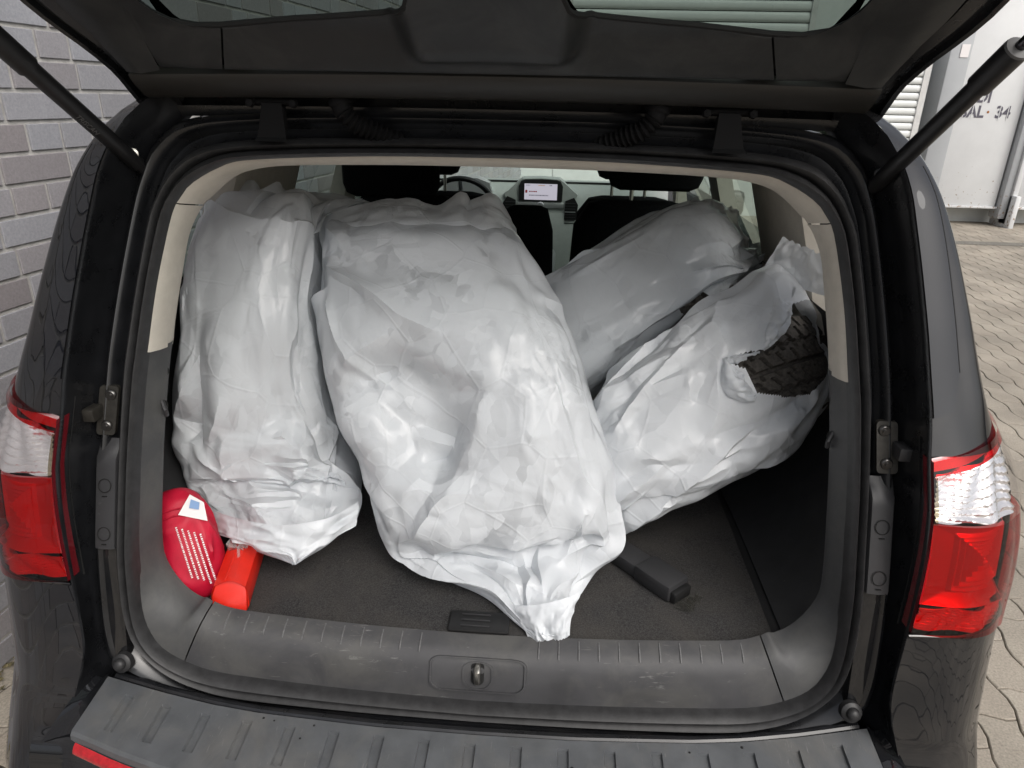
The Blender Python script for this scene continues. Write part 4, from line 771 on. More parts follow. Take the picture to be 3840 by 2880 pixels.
CR_B = [(-0.055, 80, 80, [(0.195, 0.396), (0.221, 0.463), (0.232, 0.537), (0.232, 0.617)]), (-0.03, 50, 50, [(0.305, 0.436), (0.279, 0.49), (0.253, 0.544)]), (0.022, 30, 7, [(0.105, 0.215), (0.195, 0.275), (0.242, 0.329), (0.263, 0.356), (0.295, 0.376), (0.316, 0.383), (0.326, 0.396)]), (0.008, 9, 9, [(0.311, 0.262), (0.316, 0.322), (0.321, 0.369)]), (0.014, 12, 14, [(0.116, 0.289), (0.142, 0.369), (0.179, 0.436), (0.2, 0.47)]), (0.014, 12, 12, [(0.326, 0.396), (0.337, 0.409), (0.326, 0.463), (0.311, 0.49)]), (0.026, 30, 12, [(0.326, 0.463), (0.305, 0.517), (0.258, 0.611), (0.2, 0.685), (0.137, 0.711)]), (-0.022, 22, 22, [(0.305, 0.49), (0.274, 0.55), (0.221, 0.617)]), (-0.014, 25, 25, [(0.258, 0.403), (0.263, 0.463), (0.279, 0.49)]), (0.009, 10, 10, [(0.458, 0.45), (0.463, 0.53), (0.474, 0.591), (0.579, 0.685)]), (0.006, 10, 10, [(0.389, 0.362), (0.453, 0.403), (0.458, 0.45)]), (0.014, 14, 6, [(0.342, 0.805), (0.405, 0.758), (0.463, 0.658), (0.521, 0.658)]), (0.012, 8, 12, [(0.342, 0.805), (0.337, 0.906), (0.237, 1.0)]), (0.01, 8, 10, [(0.463, 0.658), (0.447, 0.765), (0.447, 0.826)]), (0.01, 10, 8, [(0.447, 0.826), (0.589, 0.725)]), (0.01, 8, 8, [(0.321, 0.638), (0.342, 0.805)]), (0.01, 10, 10, [(0.395, 0.94), (0.474, 0.899), (0.579, 0.859)]), (0.01, 8, 8, [(0.337, 0.966), (0.479, 0.933), (0.626, 0.966)]), (0.01, 12, 6, [(0.084, 0.738), (0.163, 0.792), (0.111, 0.893)]), (0.012, 10, 16, [(0.1, 0.611), (0.189, 0.597), (0.226, 0.564)]), (0.01, 10, 10, [(0.158, 0.644), (0.221, 0.591)]), (-0.008, 12, 12, [(0.174, 0.483), (0.211, 0.517), (0.195, 0.57)]), (0.008, 10, 10, [(0.084, 0.094), (0.189, 0.201), (0.247, 0.248)]), (0.006, 8, 8, [(0.253, 0.141), (0.316, 0.181), (0.374, 0.161)]), ]
CR_C = [(0.008, 8, 16, [(0.247, 0.624), (0.253, 0.53), (0.253, 0.45)]), (0.006, 8, 8, [(0.321, 0.53), (0.347, 0.483), (0.368, 0.45), (0.442, 0.456)]), (0.008, 8, 8, [(0.268, 0.45), (0.316, 0.376), (0.353, 0.329)]), (0.006, 8, 8, [(0.442, 0.624), (0.468, 0.577), (0.468, 0.564)]), (0.008, 8, 8, [(0.6, 0.617), (0.579, 0.557), (0.489, 0.537), (0.384, 0.557)]), (0.01, 10, 10, [(0.316, 0.376), (0.337, 0.456), (0.426, 0.389)]), (0.008, 8, 8, [(0.347, 0.396), (0.358, 0.302), (0.432, 0.228)]), (0.01, 8, 8, [(0.395, 0.436), (0.453, 0.349), (0.516, 0.215)]), ]
CR_D = [(0.012, 10, 20, [(0.311, 0.718), (0.263, 0.644), (0.216, 0.544), (0.174, 0.45)]), (0.01, 8, 12, [(0.168, 0.45), (0.2, 0.423), (0.263, 0.43), (0.284, 0.43)]), (0.01, 10, 10, [(0.242, 0.577), (0.263, 0.51), (0.305, 0.517), (0.321, 0.537)]), (0.012, 10, 10, [(0.268, 0.45), (0.326, 0.477), (0.347, 0.497), (0.374, 0.523)]), (0.018, 30, 6, [(0.611, 0.812), (0.542, 0.658), (0.458, 0.544), (0.421, 0.497), (0.405, 0.43)]), (0.008, 8, 8, [(0.3, 0.53), (0.337, 0.51), (0.389, 0.517)]), (0.008, 8, 8, [(0.353, 0.564), (0.411, 0.523), (0.437, 0.523)]), (0.008, 6, 6, [(0.453, 0.523), (0.442, 0.483), (0.468, 0.423)]), (0.008, 6, 6, [(0.5, 0.584), (0.474, 0.517), (0.547, 0.503)]), (0.008, 6, 6, [(0.463, 0.49), (0.537, 0.463)]), (0.01, 10, 10, [(0.505, 0.772), (0.479, 0.718), (0.458, 0.691)]), (-0.01, 14, 14, [(0.332, 0.523), (0.295, 0.49)]), (0.01, 8, 12, [(0.068, 0.356), (0.179, 0.423), (0.258, 0.436)]), ]
def crease_field(nv, nu, lst, rng, circ, leng, nrand, famp=1.0):
    U = (np.arange(nu)/nu*circ)[None]+np.zeros((nv, 1)); V = (np.linspace(0, 1, nv)*leng)[:, None]+np.zeros((1, nu)); H = np.zeros((nv, nu)); L_ = [(a, w1*(.00062 if a > 0 else .001), w2*(.00062 if a > 0 else .001), q) for a, w1, w2, q in lst]
    for k in range(nrand):
        u, v = rng.uniform(.02, .64), rng.uniform(.03, .97)**.8; an = rng.uniform(0, math.pi); l = rng.uniform(.03, .16); b = an+rng.normal(0, .35)
        p1 = (u+math.cos(an)*l*.5/circ, v+math.sin(an)*l*.5/leng); p2 = (p1[0]+math.cos(b)*l*.5/circ, p1[1]+math.sin(b)*l*.5/leng)
        L_.append((rng.choice([-.6, 1, 1])*rng.uniform(.0015, .0065)*(.45+1.1*v), rng.uniform(.0025, .007), rng.uniform(.003, .018), [(u, v), p1, p2]))
    for a, w1, w2, pts in L_:
        best = np.full((nv, nu), 9.); sg = np.ones((nv, nu)); fade = np.zeros((nv, nu)); P = [(p[0]*circ, p[1]*leng) for p in pts]
        tot = sum(math.dist(P[i], P[i+1]) for i in range(len(P)-1)); acc = 0
        for i in range(len(P)-1):
            (x1, y1), (x2, y2) = P[i], P[i+1]; dx, dy = x2-x1, y2-y1; l2 = dx*dx+dy*dy+1e-12; t = np.clip(((U-x1)*dx+(V-y1)*dy)/l2, 0, 1); d = np.hypot(U-x1-t*dx, V-y1-t*dy); s_ = np.sign((U-x1)*dy-(V-y1)*dx)
            m = d < best; best = np.where(m, d, best); sg = np.where(m, s_, sg); q = (acc+t*math.sqrt(l2))/tot; fade = np.where(m, np.minimum(1, np.minimum(q, 1-q)*6+.12), fade); acc += math.sqrt(l2)
        w = np.where(sg > 0, w1, w2); e = np.exp(-best/w)
        H += a*famp*fade*(e if a > 0 else np.exp(-(best/w)**2))
    return H
from mathutils.geometry import delaunay_2d_cdt
def facet_field(nv, nu, rng, circ, leng, n, amp, aniso=1.0, um=.68):   # piecewise planar crumple: random heights on a triangulation
    pu, pv = rng.uniform(-.05, um+.06, n)*circ, rng.uniform(-.05, 1.05, n)*leng; hh = rng.standard_normal(n)
    vs, es, fs, ov, oe, of = delaunay_2d_cdt([Vector((a, b*aniso)) for a, b in zip(pu, pv)], [], [], 0, 1e-6)
    H = np.zeros((nv, nu)); du, dv = circ/nu, leng/(nv-1)
    hv = [hh[o[0]] if o else 0. for o in ov]
    for f in fs:
        (x1, y1), (x2, y2), (x3, y3) = [(vs[k].x, vs[k].y/aniso) for k in f]; h1, h2, h3 = [hv[k] for k in f]
        j0, j1 = max(0, int(min(x1, x2, x3)/du)), min(nu-1, int(max(x1, x2, x3)/du)+1); i0, i1 = max(0, int(min(y1, y2, y3)/dv)), min(nv-1, int(max(y1, y2, y3)/dv)+1)
        if j1 < j0 or i1 < i0: continue
        X_, Y_ = np.meshgrid(np.arange(j0, j1+1)*du, np.arange(i0, i1+1)*dv); den = (y2-y3)*(x1-x3)+(x3-x2)*(y1-y3)
        if abs(den) < 1e-9: continue
        a = ((y2-y3)*(X_-x3)+(x3-x2)*(Y_-y3))/den; b = ((y3-y1)*(X_-x3)+(x1-x3)*(Y_-y3))/den; c = 1-a-b; m = (a >= -1e-6) & (b >= -1e-6) & (c >= -1e-6)
        sub_ = H[i0:i1+1, j0:j1+1]; sub_[m] = (a*h1+b*h2+c*h3)[m]
    u = (np.arange(nu)/nu)[None]; fade = np.clip(u/.04, 0, 1)*np.clip((um-u)/.05, 0, 1)
    return H*amp*fade
def facet_all(nv, nu, seed, circ, leng, fa):
    v = np.linspace(0, 1, nv)[:, None]; g = lambda k: np.random.default_rng(seed*7+k)
    tap = np.clip((1-v)/.10, .15, 1)
    return tap*(facet_field(nv, nu, g(1), circ, leng, 70, .013*fa, .8)+facet_field(nv, nu, g(2), circ, leng, 230, .0052*fa, 1.3)*(.5+.6*v)+facet_field(nv, nu, g(3), circ, leng, 900, .0016*fa)*np.clip(vnoise((nv, nu), (5, 6), g(4))*.8+.35, 0, 1))
def make_bag(st, seed, ex, beu, bev, hi_list, cr, circ, leng, nrand=22, lo=.004, mouth=.02, levels=((38, 48, 120), (76, 96, 70), (150, 190, 24), (236, 290, 6)), front=.66, bend=.06, fa=1.0):
    D = None
    for nv, nu, its in levels:
        rng = np.random.default_rng(seed); X0, _ = loft(st, nv, nu, ex, front); X0 = X0+normals(lap(lap(X0)))*(crease_field(nv, nu, cr, rng, circ, leng, nrand)+facet_all(nv, nu, seed, circ, leng, fa))[..., None]; X0[..., 2] = np.maximum(X0[..., 2], .752)
        rng = np.random.default_rng(seed+nv)
        if D is not None: D = upsample(D, (nv, nu))
        eu, ev, hi = blobs((nv, nu), *beu)*.6, blobs((nv, nu), *bev)*.6, blobs((nv, nu), *hi_list)
        X = relax(X0, eu, ev, hi, lo, its, rng, D, amp=.004 if D is None else .0004, bend=bend); D = X-X0
    X = planarise(X, 12, .24)
    mk = np.clip(vnoise(X.shape[:2], (6, 7), rng)*.9+.25+.6*(np.linspace(0, 1, X.shape[0])[:, None]-.5), 0, 1); g = np.random.default_rng(seed+99)
    X = X+normals(lap(lap(X)))*(mk*(facet_field(X.shape[0], X.shape[1], g, circ, leng, 700, .0021*fa)+facet_field(X.shape[0], X.shape[1], g, circ, leng, 2200, .0008*fa)))[..., None]; X[..., 2] = np.maximum(X[..., 2], .752)
    v = np.linspace(0, 1, X.shape[0])[:, None]; rag = vnoise((X.shape[0], X.shape[1]), (2, 22), rng)*np.exp(-(v/.05)**2)
    tan = X[6]-X[0]; tan /= np.linalg.norm(tan, axis=1)[:, None]+1e-9
    return X-tan[None]*(rag*mouth)[..., None]
bagA = make_bag(ST_A, 11, 3.2, (.012, [(.80, .33, .22, .22, .05), (.15, .33, .14, .3, .08), (.5, .55, .2, .1, .04)]), (.008, [(.86, .33, .16, .25, .10), (.62, .33, .2, .2, .04), (.15, .33, .12, .3, .08)]), (.012, [(.85, .33, .18, .3, .016), (.12, .33, .14, .3, .03)]), CR_A, 1.2, 1.12)
bagB = make_bag(ST_B, 23, 2.6, (.014, [(.85, .30, .16, .2, .07), (.10, .30, .1, .25, .05), (.5, .12, .25, .12, .07)]), (.010, [(.90, .33, .12, .25, .09), (.45, .14, .2, .14, .07), (.1, .3, .08, .3, .05)]), (.014, [(.88, .3, .15, .3, .014), (.5, .12, .25, .12, .02)]), CR_B, 1.16, 1.11, 26)
bagC = make_bag(ST_C, 37, 3.2, (.008, [(.15, .33, .16, .3, .07)]), (.006, [(.12, .33, .16, .3, .09)]), (.010, [(.12, .3, .18, .3, .03)]), CR_C, 1.16, .88, 16, mouth=.03, fa=.6)
bagD = make_bag(ST_D, 41, 2.8, (.012, [(.35, .42, .25, .18, .07), (.85, .33, .2, .2, .04)]), (.010, [(.35, .45, .2, .14, .08), (.9, .33, .1, .3, .06), (.5, .2, .2, .1, .03)]), (.012, [(.35, .45, .3, .2, .02)]), CR_D, 1.21, .77, 22, mouth=.03, fa=.9)
bA = bag_obj('tyre_bag', bagA, M['film'], 'white plastic bag standing upright at the left, above the red warning triangle case')
bB = bag_obj('tyre_bag', bagB, M['film'], 'large white plastic bag in the middle, its pointed bottom reaching the sill')
bC = bag_obj('tyre_bag', bagC, M['film_thin'], 'thin see-through plastic bag lying behind, at the right by the seats')
X = bagD; nvD, nuD = X.shape[:2]
def tear_mask():
    cv = (np.arange(nvD-1)+.5)/(nvD-1); cu = (np.arange(nuD)+.5)/nuD
    V, U = np.meshgrid(cv, cu, indexing='ij'); return in_poly(U, V, TEAR)
def in_poly(U, V, poly):
    ins = np.zeros(U.shape, bool); n = len(poly)
    for i in range(n):
        (x1, y1), (x2, y2) = poly[i], poly[(i+1) % n]
        cnd = (y1 > V) != (y2 > V); xi = (x2-x1)*(V-y1)/((y2-y1) if y2 != y1 else 1e-9)+x1; ins ^= cnd & (U < xi)
    return ins
TEAR = [(.282, .242), (.314, .10), (.36, .06), (.43, .12), (.455, .22), (.44, .30), (.400, .355), (.346, .417), (.321, .417), (.300, .435), (.282, .442), (.308, .383), (.314, .35), (.301, .283)]
bD = bag_obj('tyre_bag', bagD, M['film'], 'torn white plastic bag at the right with tyre tread showing through the hole', tear_mask())
# ---- mouth and torn edges of the film
FLAPS = {
  'A': [[(-0.611, 0.165, 1.336), (-0.555, 0.15, 1.343), (-0.499, 0.145, 1.343), (-0.453, 0.15, 1.334), (-0.414, 0.16, 1.333), (-0.376, 0.18, 1.343)], [(-0.646, 0.25, 1.349), (-0.592, 0.25, 1.368), (-0.53, 0.24, 1.368), (-0.475, 0.24, 1.351), (-0.436, 0.26, 1.349), (-0.384, 0.3, 1.361)], [(-0.676, 0.34, 1.361), (-0.633, 0.36, 1.39), (-0.574, 0.36, 1.405), (-0.509, 0.36, 1.372), (-0.445, 0.38, 1.378), (-0.336, 0.42, 1.37)]],
  'B': [[(-0.386, 0.22, 1.285), (-0.308, 0.22, 1.293), (-0.224, 0.22, 1.299), (-0.156, 0.22, 1.304), (-0.101, 0.22, 1.306), (-0.079, 0.22, 1.306), (-0.046, 0.225, 1.304), (-0.003, 0.25, 1.292), (0.03, 0.27, 1.274)], [(-0.399, 0.245, 1.324), (-0.312, 0.235, 1.346), (-0.229, 0.23, 1.354), (-0.151, 0.23, 1.357), (-0.097, 0.23, 1.364), (-0.082, 0.235, 1.361), (-0.047, 0.24, 1.361), (-0.01, 0.26, 1.348), (0.019, 0.285, 1.319)], [(-0.417, 0.3, 1.354), (-0.336, 0.32, 1.375), (-0.255, 0.33, 1.392), (-0.161, 0.33, 1.38), (-0.106, 0.33, 1.406), (-0.094, 0.33, 1.378), (-0.054, 0.33, 1.407), (-0.017, 0.34, 1.375), (0.005, 0.35, 1.343)]],
  'A2': [[(-0.559, -0.085, 0.852), (-0.486, -0.135, 0.868), (-0.422, -0.165, 0.878), (-0.37, -0.17, 0.879), (-0.327, -0.165, 0.884), (-0.288, -0.135, 0.881), (-0.259, -0.07, 0.874)], [(-0.544, -0.11, 0.833), (-0.479, -0.155, 0.847), (-0.418, -0.18, 0.848), (-0.361, -0.185, 0.844), (-0.325, -0.18, 0.854), (-0.285, -0.15, 0.862), (-0.255, -0.09, 0.854)], [(-0.528, -0.125, 0.825), (-0.472, -0.165, 0.833), (-0.412, -0.188, 0.835), (-0.354, -0.195, 0.832), (-0.341, -0.2, 0.815), (-0.322, -0.195, 0.834), (-0.255, -0.11, 0.845)]],
  'B2': [[(0.055, -0.235, 0.786), (0.083, -0.245, 0.796), (0.115, -0.245, 0.805), (0.146, -0.235, 0.81), (0.172, -0.215, 0.81)], [(0.069, -0.255, 0.761), (0.089, -0.265, 0.771), (0.118, -0.265, 0.779), (0.143, -0.26, 0.785), (0.157, -0.245, 0.785)], [(0.084, -0.277, 0.748), (0.1, -0.279, 0.747), (0.118, -0.278, 0.752), (0.138, -0.277, 0.754), (0.152, -0.272, 0.758)]],
  'C': [[(0.284, 0.36, 1.326), (0.325, 0.33, 1.292), (0.375, 0.3, 1.259), (0.424, 0.285, 1.212), (0.454, 0.29, 1.206)], [(0.352, 0.44, 1.344), (0.414, 0.43, 1.317), (0.466, 0.42, 1.272), (0.497, 0.4, 1.234), (0.505, 0.38, 1.211)], [(0.399, 0.52, 1.358), (0.476, 0.52, 1.354), (0.518, 0.51, 1.306), (0.541, 0.49, 1.247), (0.54, 0.45, 1.204)], [(0.431, 0.56, 1.365), (0.494, 0.58, 1.368), (0.534, 0.58, 1.327), (0.561, 0.56, 1.256), (0.572, 0.53, 1.226)]],
  'C2': [[(0.486, 0.44, 1.243), (0.494, 0.43, 1.214), (0.491, 0.41, 1.187)], [(0.544, 0.5, 1.264), (0.541, 0.48, 1.23), (0.532, 0.45, 1.198)], [(0.589, 0.53, 1.255), (0.594, 0.51, 1.231), (0.562, 0.48, 1.214)]],
  'D0': [[(0.542, 0.3, 1.262), (0.57, 0.25, 1.261), (0.597, 0.21, 1.255), (0.63, 0.16, 1.253)], [(0.561, 0.31, 1.301), (0.587, 0.27, 1.296), (0.607, 0.23, 1.292), (0.634, 0.18, 1.281)], [(0.582, 0.32, 1.339), (0.6, 0.28, 1.331), (0.615, 0.25, 1.329), (0.631, 0.19, 1.32)]],
  'D1': [[(0.521, 0.148, 1.244), (0.508, 0.114, 1.219), (0.497, 0.085, 1.19), (0.491, 0.063, 1.165)], [(0.539, 0.135, 1.249), (0.525, 0.097, 1.222), (0.507, 0.07, 1.196), (0.495, 0.061, 1.171)], [(0.567, 0.151, 1.243), (0.554, 0.11, 1.214), (0.525, 0.077, 1.186), (0.499, 0.065, 1.169)]],
  'D2': [[(0.417, 0.051, 1.159), (0.447, 0.055, 1.163), (0.472, 0.058, 1.165), (0.493, 0.063, 1.167)], [(0.424, 0.031, 1.157), (0.447, 0.035, 1.163), (0.469, 0.045, 1.165), (0.491, 0.059, 1.166)], [(0.432, 0.033, 1.143), (0.453, 0.039, 1.152), (0.468, 0.047, 1.157), (0.488, 0.058, 1.165)]],
  'D3': [[(0.417, 0.048, 1.157), (0.415, 0.028, 1.132), (0.417, 0.012, 1.112), (0.444, 0.0, 1.092), (0.48, 0.005, 1.086)], [(0.426, 0.027, 1.159), (0.431, 0.006, 1.142), (0.44, -0.011, 1.123), (0.46, -0.007, 1.103), (0.483, 0.006, 1.095)], [(0.451, 0.026, 1.137), (0.453, 0.018, 1.133), (0.465, 0.011, 1.12), (0.477, 0.008, 1.106), (0.486, 0.011, 1.099)]],
}
def flap(name, rows, m, parent, seed, amp=.008, n=(26, 60)):
    rng = np.random.default_rng(seed); P = np.array([spline(r, n[1]) for r in rows]); P = np.array([spline(P[:, k], n[0]) for k in range(n[1])]).transpose(1, 0, 2)
    du = np.gradient(P, axis=1); dv = np.gradient(P, axis=0); nn = np.cross(du, dv); nn /= np.linalg.norm(nn, axis=2)[..., None]+1e-9
    h = np.abs(vnoise(n, (3, 7), rng))*amp*1.3-np.abs(vnoise(n, (5, 11), rng))*amp*.5
    t = np.linspace(0, 1, n[0])[:, None]; P = P+nn*(h*np.minimum(1, .25+t*2))[..., None]; e = (P[-1]-P[-3]); P[-3:] += e[None]*(vnoise((3, n[1]), (2, 26), rng)*.2)[..., None]
    o = MB().grid((P-np.array(parent.location)).tolist()).build(name, m, parent, angle=None); return o
flap('bag_mouth', FLAPS['A'], M['film'], bA, 1, .012); flap('bag_mouth', FLAPS['B'], M['film'], bB, 2, .005)
flap('bag_mouth', FLAPS['C'], M['film_thin'], bC, 3, .012); flap('bag_mouth', FLAPS['C2'], M['film_thin'], bC, 4, .010)
flap('bag_mouth', FLAPS['D0'], M['film'], bD, 5, .0025); flap('torn_edge', FLAPS['D1'], M['film'], bD, 6, .003); flap('torn_edge', FLAPS['D2'], M['film'], bD, 7, .003); flap('torn_edge', FLAPS['D3'], M['film'], bD, 8, .004)
flap('sealed_end', FLAPS['A2'], M['film'], bA, 9, .004); flap('sealed_end', FLAPS['B2'], M['film'], bB, 10, .003)
# ------------------------------------------------------------------ winter tyres inside the bags
def tyre_mesh(R0=.312, W=.20, n=720):
    prof = [(.200, -.070), (.205, -.088), (.235, -.101), (.265, -.104), (.287, -.101), (.300, -.093)]
    tread = np.linspace(-.086, .086, 63); rows_r = [p[0] for p in prof]; rows_w = [p[1] for p in prof]
    V = []; ths = np.linspace(0, 2*math.pi, n, endpoint=False)
    for r, w_ in prof: V.append([(w_, r*math.cos(t), r*math.sin(t)) for t in ths])
    for w_ in tread:
        row = []
        for t in ths:
            r = R0-.010*(abs(w_)/.086)**3; aw = abs(w_)
            q_ = w_/.086; ph = (t*52/(2*math.pi)+1.3*q_+.55*q_*q_+.5*(int((w_+.2)/.043) % 2)) % 1
            g = 0
            if ph < .20: g = .009
            if abs(aw-.043-.003*math.sin(t*52)) < .0035: g = .009
            if aw < .0032: g = .009
            row.append((w_, (r-g)*math.cos(t), (r-g)*math.sin(t)))
        V.append(row)
    for r, w_ in reversed(prof): V.append([(-w_, r*math.cos(t), r*math.sin(t)) for t in ths])
    mb = MB().grid(V, cu=True, cv=True); o = mb.build('winter_tyre', M['tyre'], None, True, 40); return o
def place_tyre(o, st, k0, k1, gap=.018, slide=0):
    S = np.array(st[k0:k1+1]); mid = ((S[:, :3]+S[:, 3:6])/2).mean(0); ax = (S[:, 3:6]-S[:, :3]).mean(0); ax /= np.linalg.norm(ax)
    tn = ((S[-1, :3]+S[-1, 3:6])-(S[0, :3]+S[0, 3:6])); tn -= ax*(tn@ax); tn /= np.linalg.norm(tn); nf = np.cross(ax, tn)
    if nf@(CAMP-mid) < 0: nf = -nf
    c = mid+nf*(S[:, 6].max()-gap-.312)-tn*slide
    b = np.cross(ax, nf); o.matrix_world = Matrix(((ax[0], nf[0], b[0], c[0]), (ax[1], nf[1], b[1], c[1]), (ax[2], nf[2], b[2], c[2]), (0, 0, 0, 1)))
    return o
tyreD = place_tyre(tyre_mesh(), ST_D, 2, 7, .022, .045); tag(tyreD, 'dark winter tyre with curved tread grooves inside the torn bag at the right', 'tyre', 'winter tyres')
tyreC = tyreD.copy(); COL.objects.link(tyreC); place_tyre(tyreC, ST_C, 2, 7, .036); tag(tyreC, 'dark tyre faintly showing through the see-through bag by the seats', 'tyre', 'winter tyres')
tyreA = tyreD.copy(); COL.objects.link(tyreA); place_tyre(tyreA, ST_A, 3, 8, .034); tag(tyreA, 'dark tyre faintly showing through the upright bag at the left', 'tyre', 'winter tyres')
# ------------------------------------------------------------------ first-aid pouch, warning triangle, scraper, film scrap
def super_bag(c, dims, ex, rot, nv=40, nu=64, seed=3, wr=.0):
    rng = np.random.default_rng(seed); nz = vnoise((nv, nu), (6, 9), rng)+.7*vnoise((nv, nu), (11, 16), rng); P = []
    for j in range(nv):
        ph = -math.pi/2+math.pi*j/(nv-1); row = []
        for i in range(nu):
            t = 2*math.pi*i/nu; f = lambda v, e: math.copysign(abs(v)**e, v)
            k = 1+wr*(.35-abs(nz[j, i]))*math.cos(ph)
            row.append(Vector((dims[0]*f(math.cos(ph), ex)*f(math.cos(t), ex)*k, dims[1]*f(math.cos(ph), ex)*f(math.sin(t), ex)*k, dims[2]*f(math.sin(ph), ex*1.2))))
        P.append([tuple(rot @ q+Vector(c)) for q in row])
    return P
pouch = empty('first_aid_pouch', (-.568, -.176, .737)); tag(pouch, 'red nylon first-aid pouch with white print leaning in the left corner of the boot', 'pouch')
prot = Matrix.Rotation(R(-12), 3, 'Y') @ Matrix.Rotation(R(22), 3, 'Z') @ Matrix.Rotation(R(-24), 3, 'X')
pc = Vector((.012, -.0, .092))
MB().grid(super_bag(pc, (.060, .044, .105), .74, prot, wr=.12), cu=True).build('pouch_body', M['redcloth'], pouch)
def pf(a, b, h=.0): # point on the pouch front face
    return tuple(prot @ Vector((a, -.0428-h+.010*(abs(a)/.058)**3+.012*(abs(b)/.105)**4, b))+pc)
mbz = MB()
MB().tube([pf(-.05+.1*t, .058+.010*math.sin(t*3), -.0005) for t in np.linspace(0, 1, 14)], .0012, 6).build('pouch_seam', M['redcloth'], pouch)
MB().tube([pf(-.045+.09*t, .046+.010*math.sin(t*3), -.0005) for t in np.linspace(0, 1, 14)], .0010, 6).build('pouch_seam', M['redcloth'], pouch)
MB().add([pf(.014, .056, .004), pf(.056, .030, .004), pf(.058, .064, .004), pf(.040, .085, .004)], [(0, 1, 2, 3)]).build('pouch_label', M['whiteprint'], pouch)
MB().add([pf(.034, .062, .005), pf(.048, .054, .005), pf(.052, .066, .005), pf(.040, .076, .005)], [(0, 1, 2, 3)]).build('label_print', M['blueprint'], pouch)
mb = MB(); random.seed(12)
for ln in range(5):
    a0 = .004+.0085*ln; b = .036-.006*ln; e = -.058-.006*ln
    while b > e:
        l = random.uniform(.0010, .0030); mb.add([pf(a0+.10*(.03-b)*.28, b, .0050), pf(a0+.0030+.10*(.03-b)*.28, b, .0050), pf(a0+.0030+.10*(.03-b+l)*.28, b-l, .0050), pf(a0+.10*(.03-b+l)*.28, b-l, .0050)], [(0, 1, 2, 3)]); b -= l+random.uniform(.0009, .0020)
mb.build('pouch_print', M['whiteprint'], pouch, smooth=False)
MB().tube([pf(-.028+.030*t, -.092-.003*math.sin(t*3.1), .001) for t in np.linspace(0, 1, 8)], .0022, 6).build('snap_edge', M['steel'], pouch)
case = empty('warning_triangle_case', (-.445, -.262, .7475)); tag(case, 'orange-red plastic warning triangle case lying under the left bag', 'case'); case.rotation_euler = (0, 0, R(12.5))
prof = [(-.029, 0), (-.031, .004), (-.031, .032), (-.024, .050), (-.004, .058), (.010, .057), (.029, .044), (.031, .036), (.031, .004), (.029, 0)]
rows = []
for y, k in ((.0, .80), (.004, .92), (.010, .98), (.018, 1), (.2, 1), (.40, 1), (.408, .9)):
    rows.append([(a*(.75 if k == .80 else k) if True else a, y-.012*(b/.046)*(k < .99)*0+(.018*(b/.046) if k < 1 and y < .1 else 0), .002+b*k) for a, b in prof])
mb = MB().grid(rows, cu=True); nP = len(prof); mb.f += [tuple(range(nP-1, -1, -1)), tuple(len(rows)*nP-nP+k for k in range(nP))]
mb.build('case_shell', M['orange'], case, angle=28)
MB().tube([(-.004, y, .0603) for y in np.linspace(.02, .39, 8)], .0012, 6).build('case_ridge', M['orange'], case)
MB().tube([(-.0312, .02, .022), (-.0312, .39, .022)], .0010, 6).build('case_parting_line', M['orange'], case)
bar = empty('ice_scraper', (.362, -.150, .7485)); tag(bar, 'black plastic bar with a clear broken end on the carpet beside the middle bag', 'tool'); bar.rotation_euler = (0, 0, R(42))
# local +Y runs away from the clear end
MB().box((0, .055, .017), (.058, .085, .034), bev=.005).build('bar_cap', M['coverpl'], bar, angle=40)
MB().box((0, .21, .0145), (.052, .24, .029), bev=.006).build('bar_body', M['coverpl'], bar, angle=40)
MB().box((0, .008, .012), (.046, .014, .022), bev=.003).build('bar_core', M['blackpl'], bar, angle=40)
mb = MB(); random.seed(5)
for k in range(7):
    x = -.022+.0075*k; mb.box((x, -.012-random.uniform(0, .01), .010), (.005, random.uniform(.012, .03), random.uniform(.006, .018)), Matrix.Rotation(random.uniform(-.5, .5), 3, 'Z'), bev=.001)
mb.build('clear_end', glass_mat('clear_plastic', (.93, .93, .91), ior=1.5), bar, angle=30)
rng = np.random.default_rng(9); nz = vnoise((14, 10), (5, 4), rng)*.010
rows = [[(-.475+.012*(i-4.5)/4.5*(1-.4*j/13)+nz[j, i], -.10-.10*j/13+nz[j, (i+3) % 10], .835-.055*j/13+nz[j, (i+5) % 10]*.8) for i in range(10)] for j in range(14)]
scrap = MB().grid(rows).build('film_scrap', M['film_clear'], None); tag(scrap, 'crumpled clear plastic scrap between the red pouch and the orange case', 'plastic scrap')
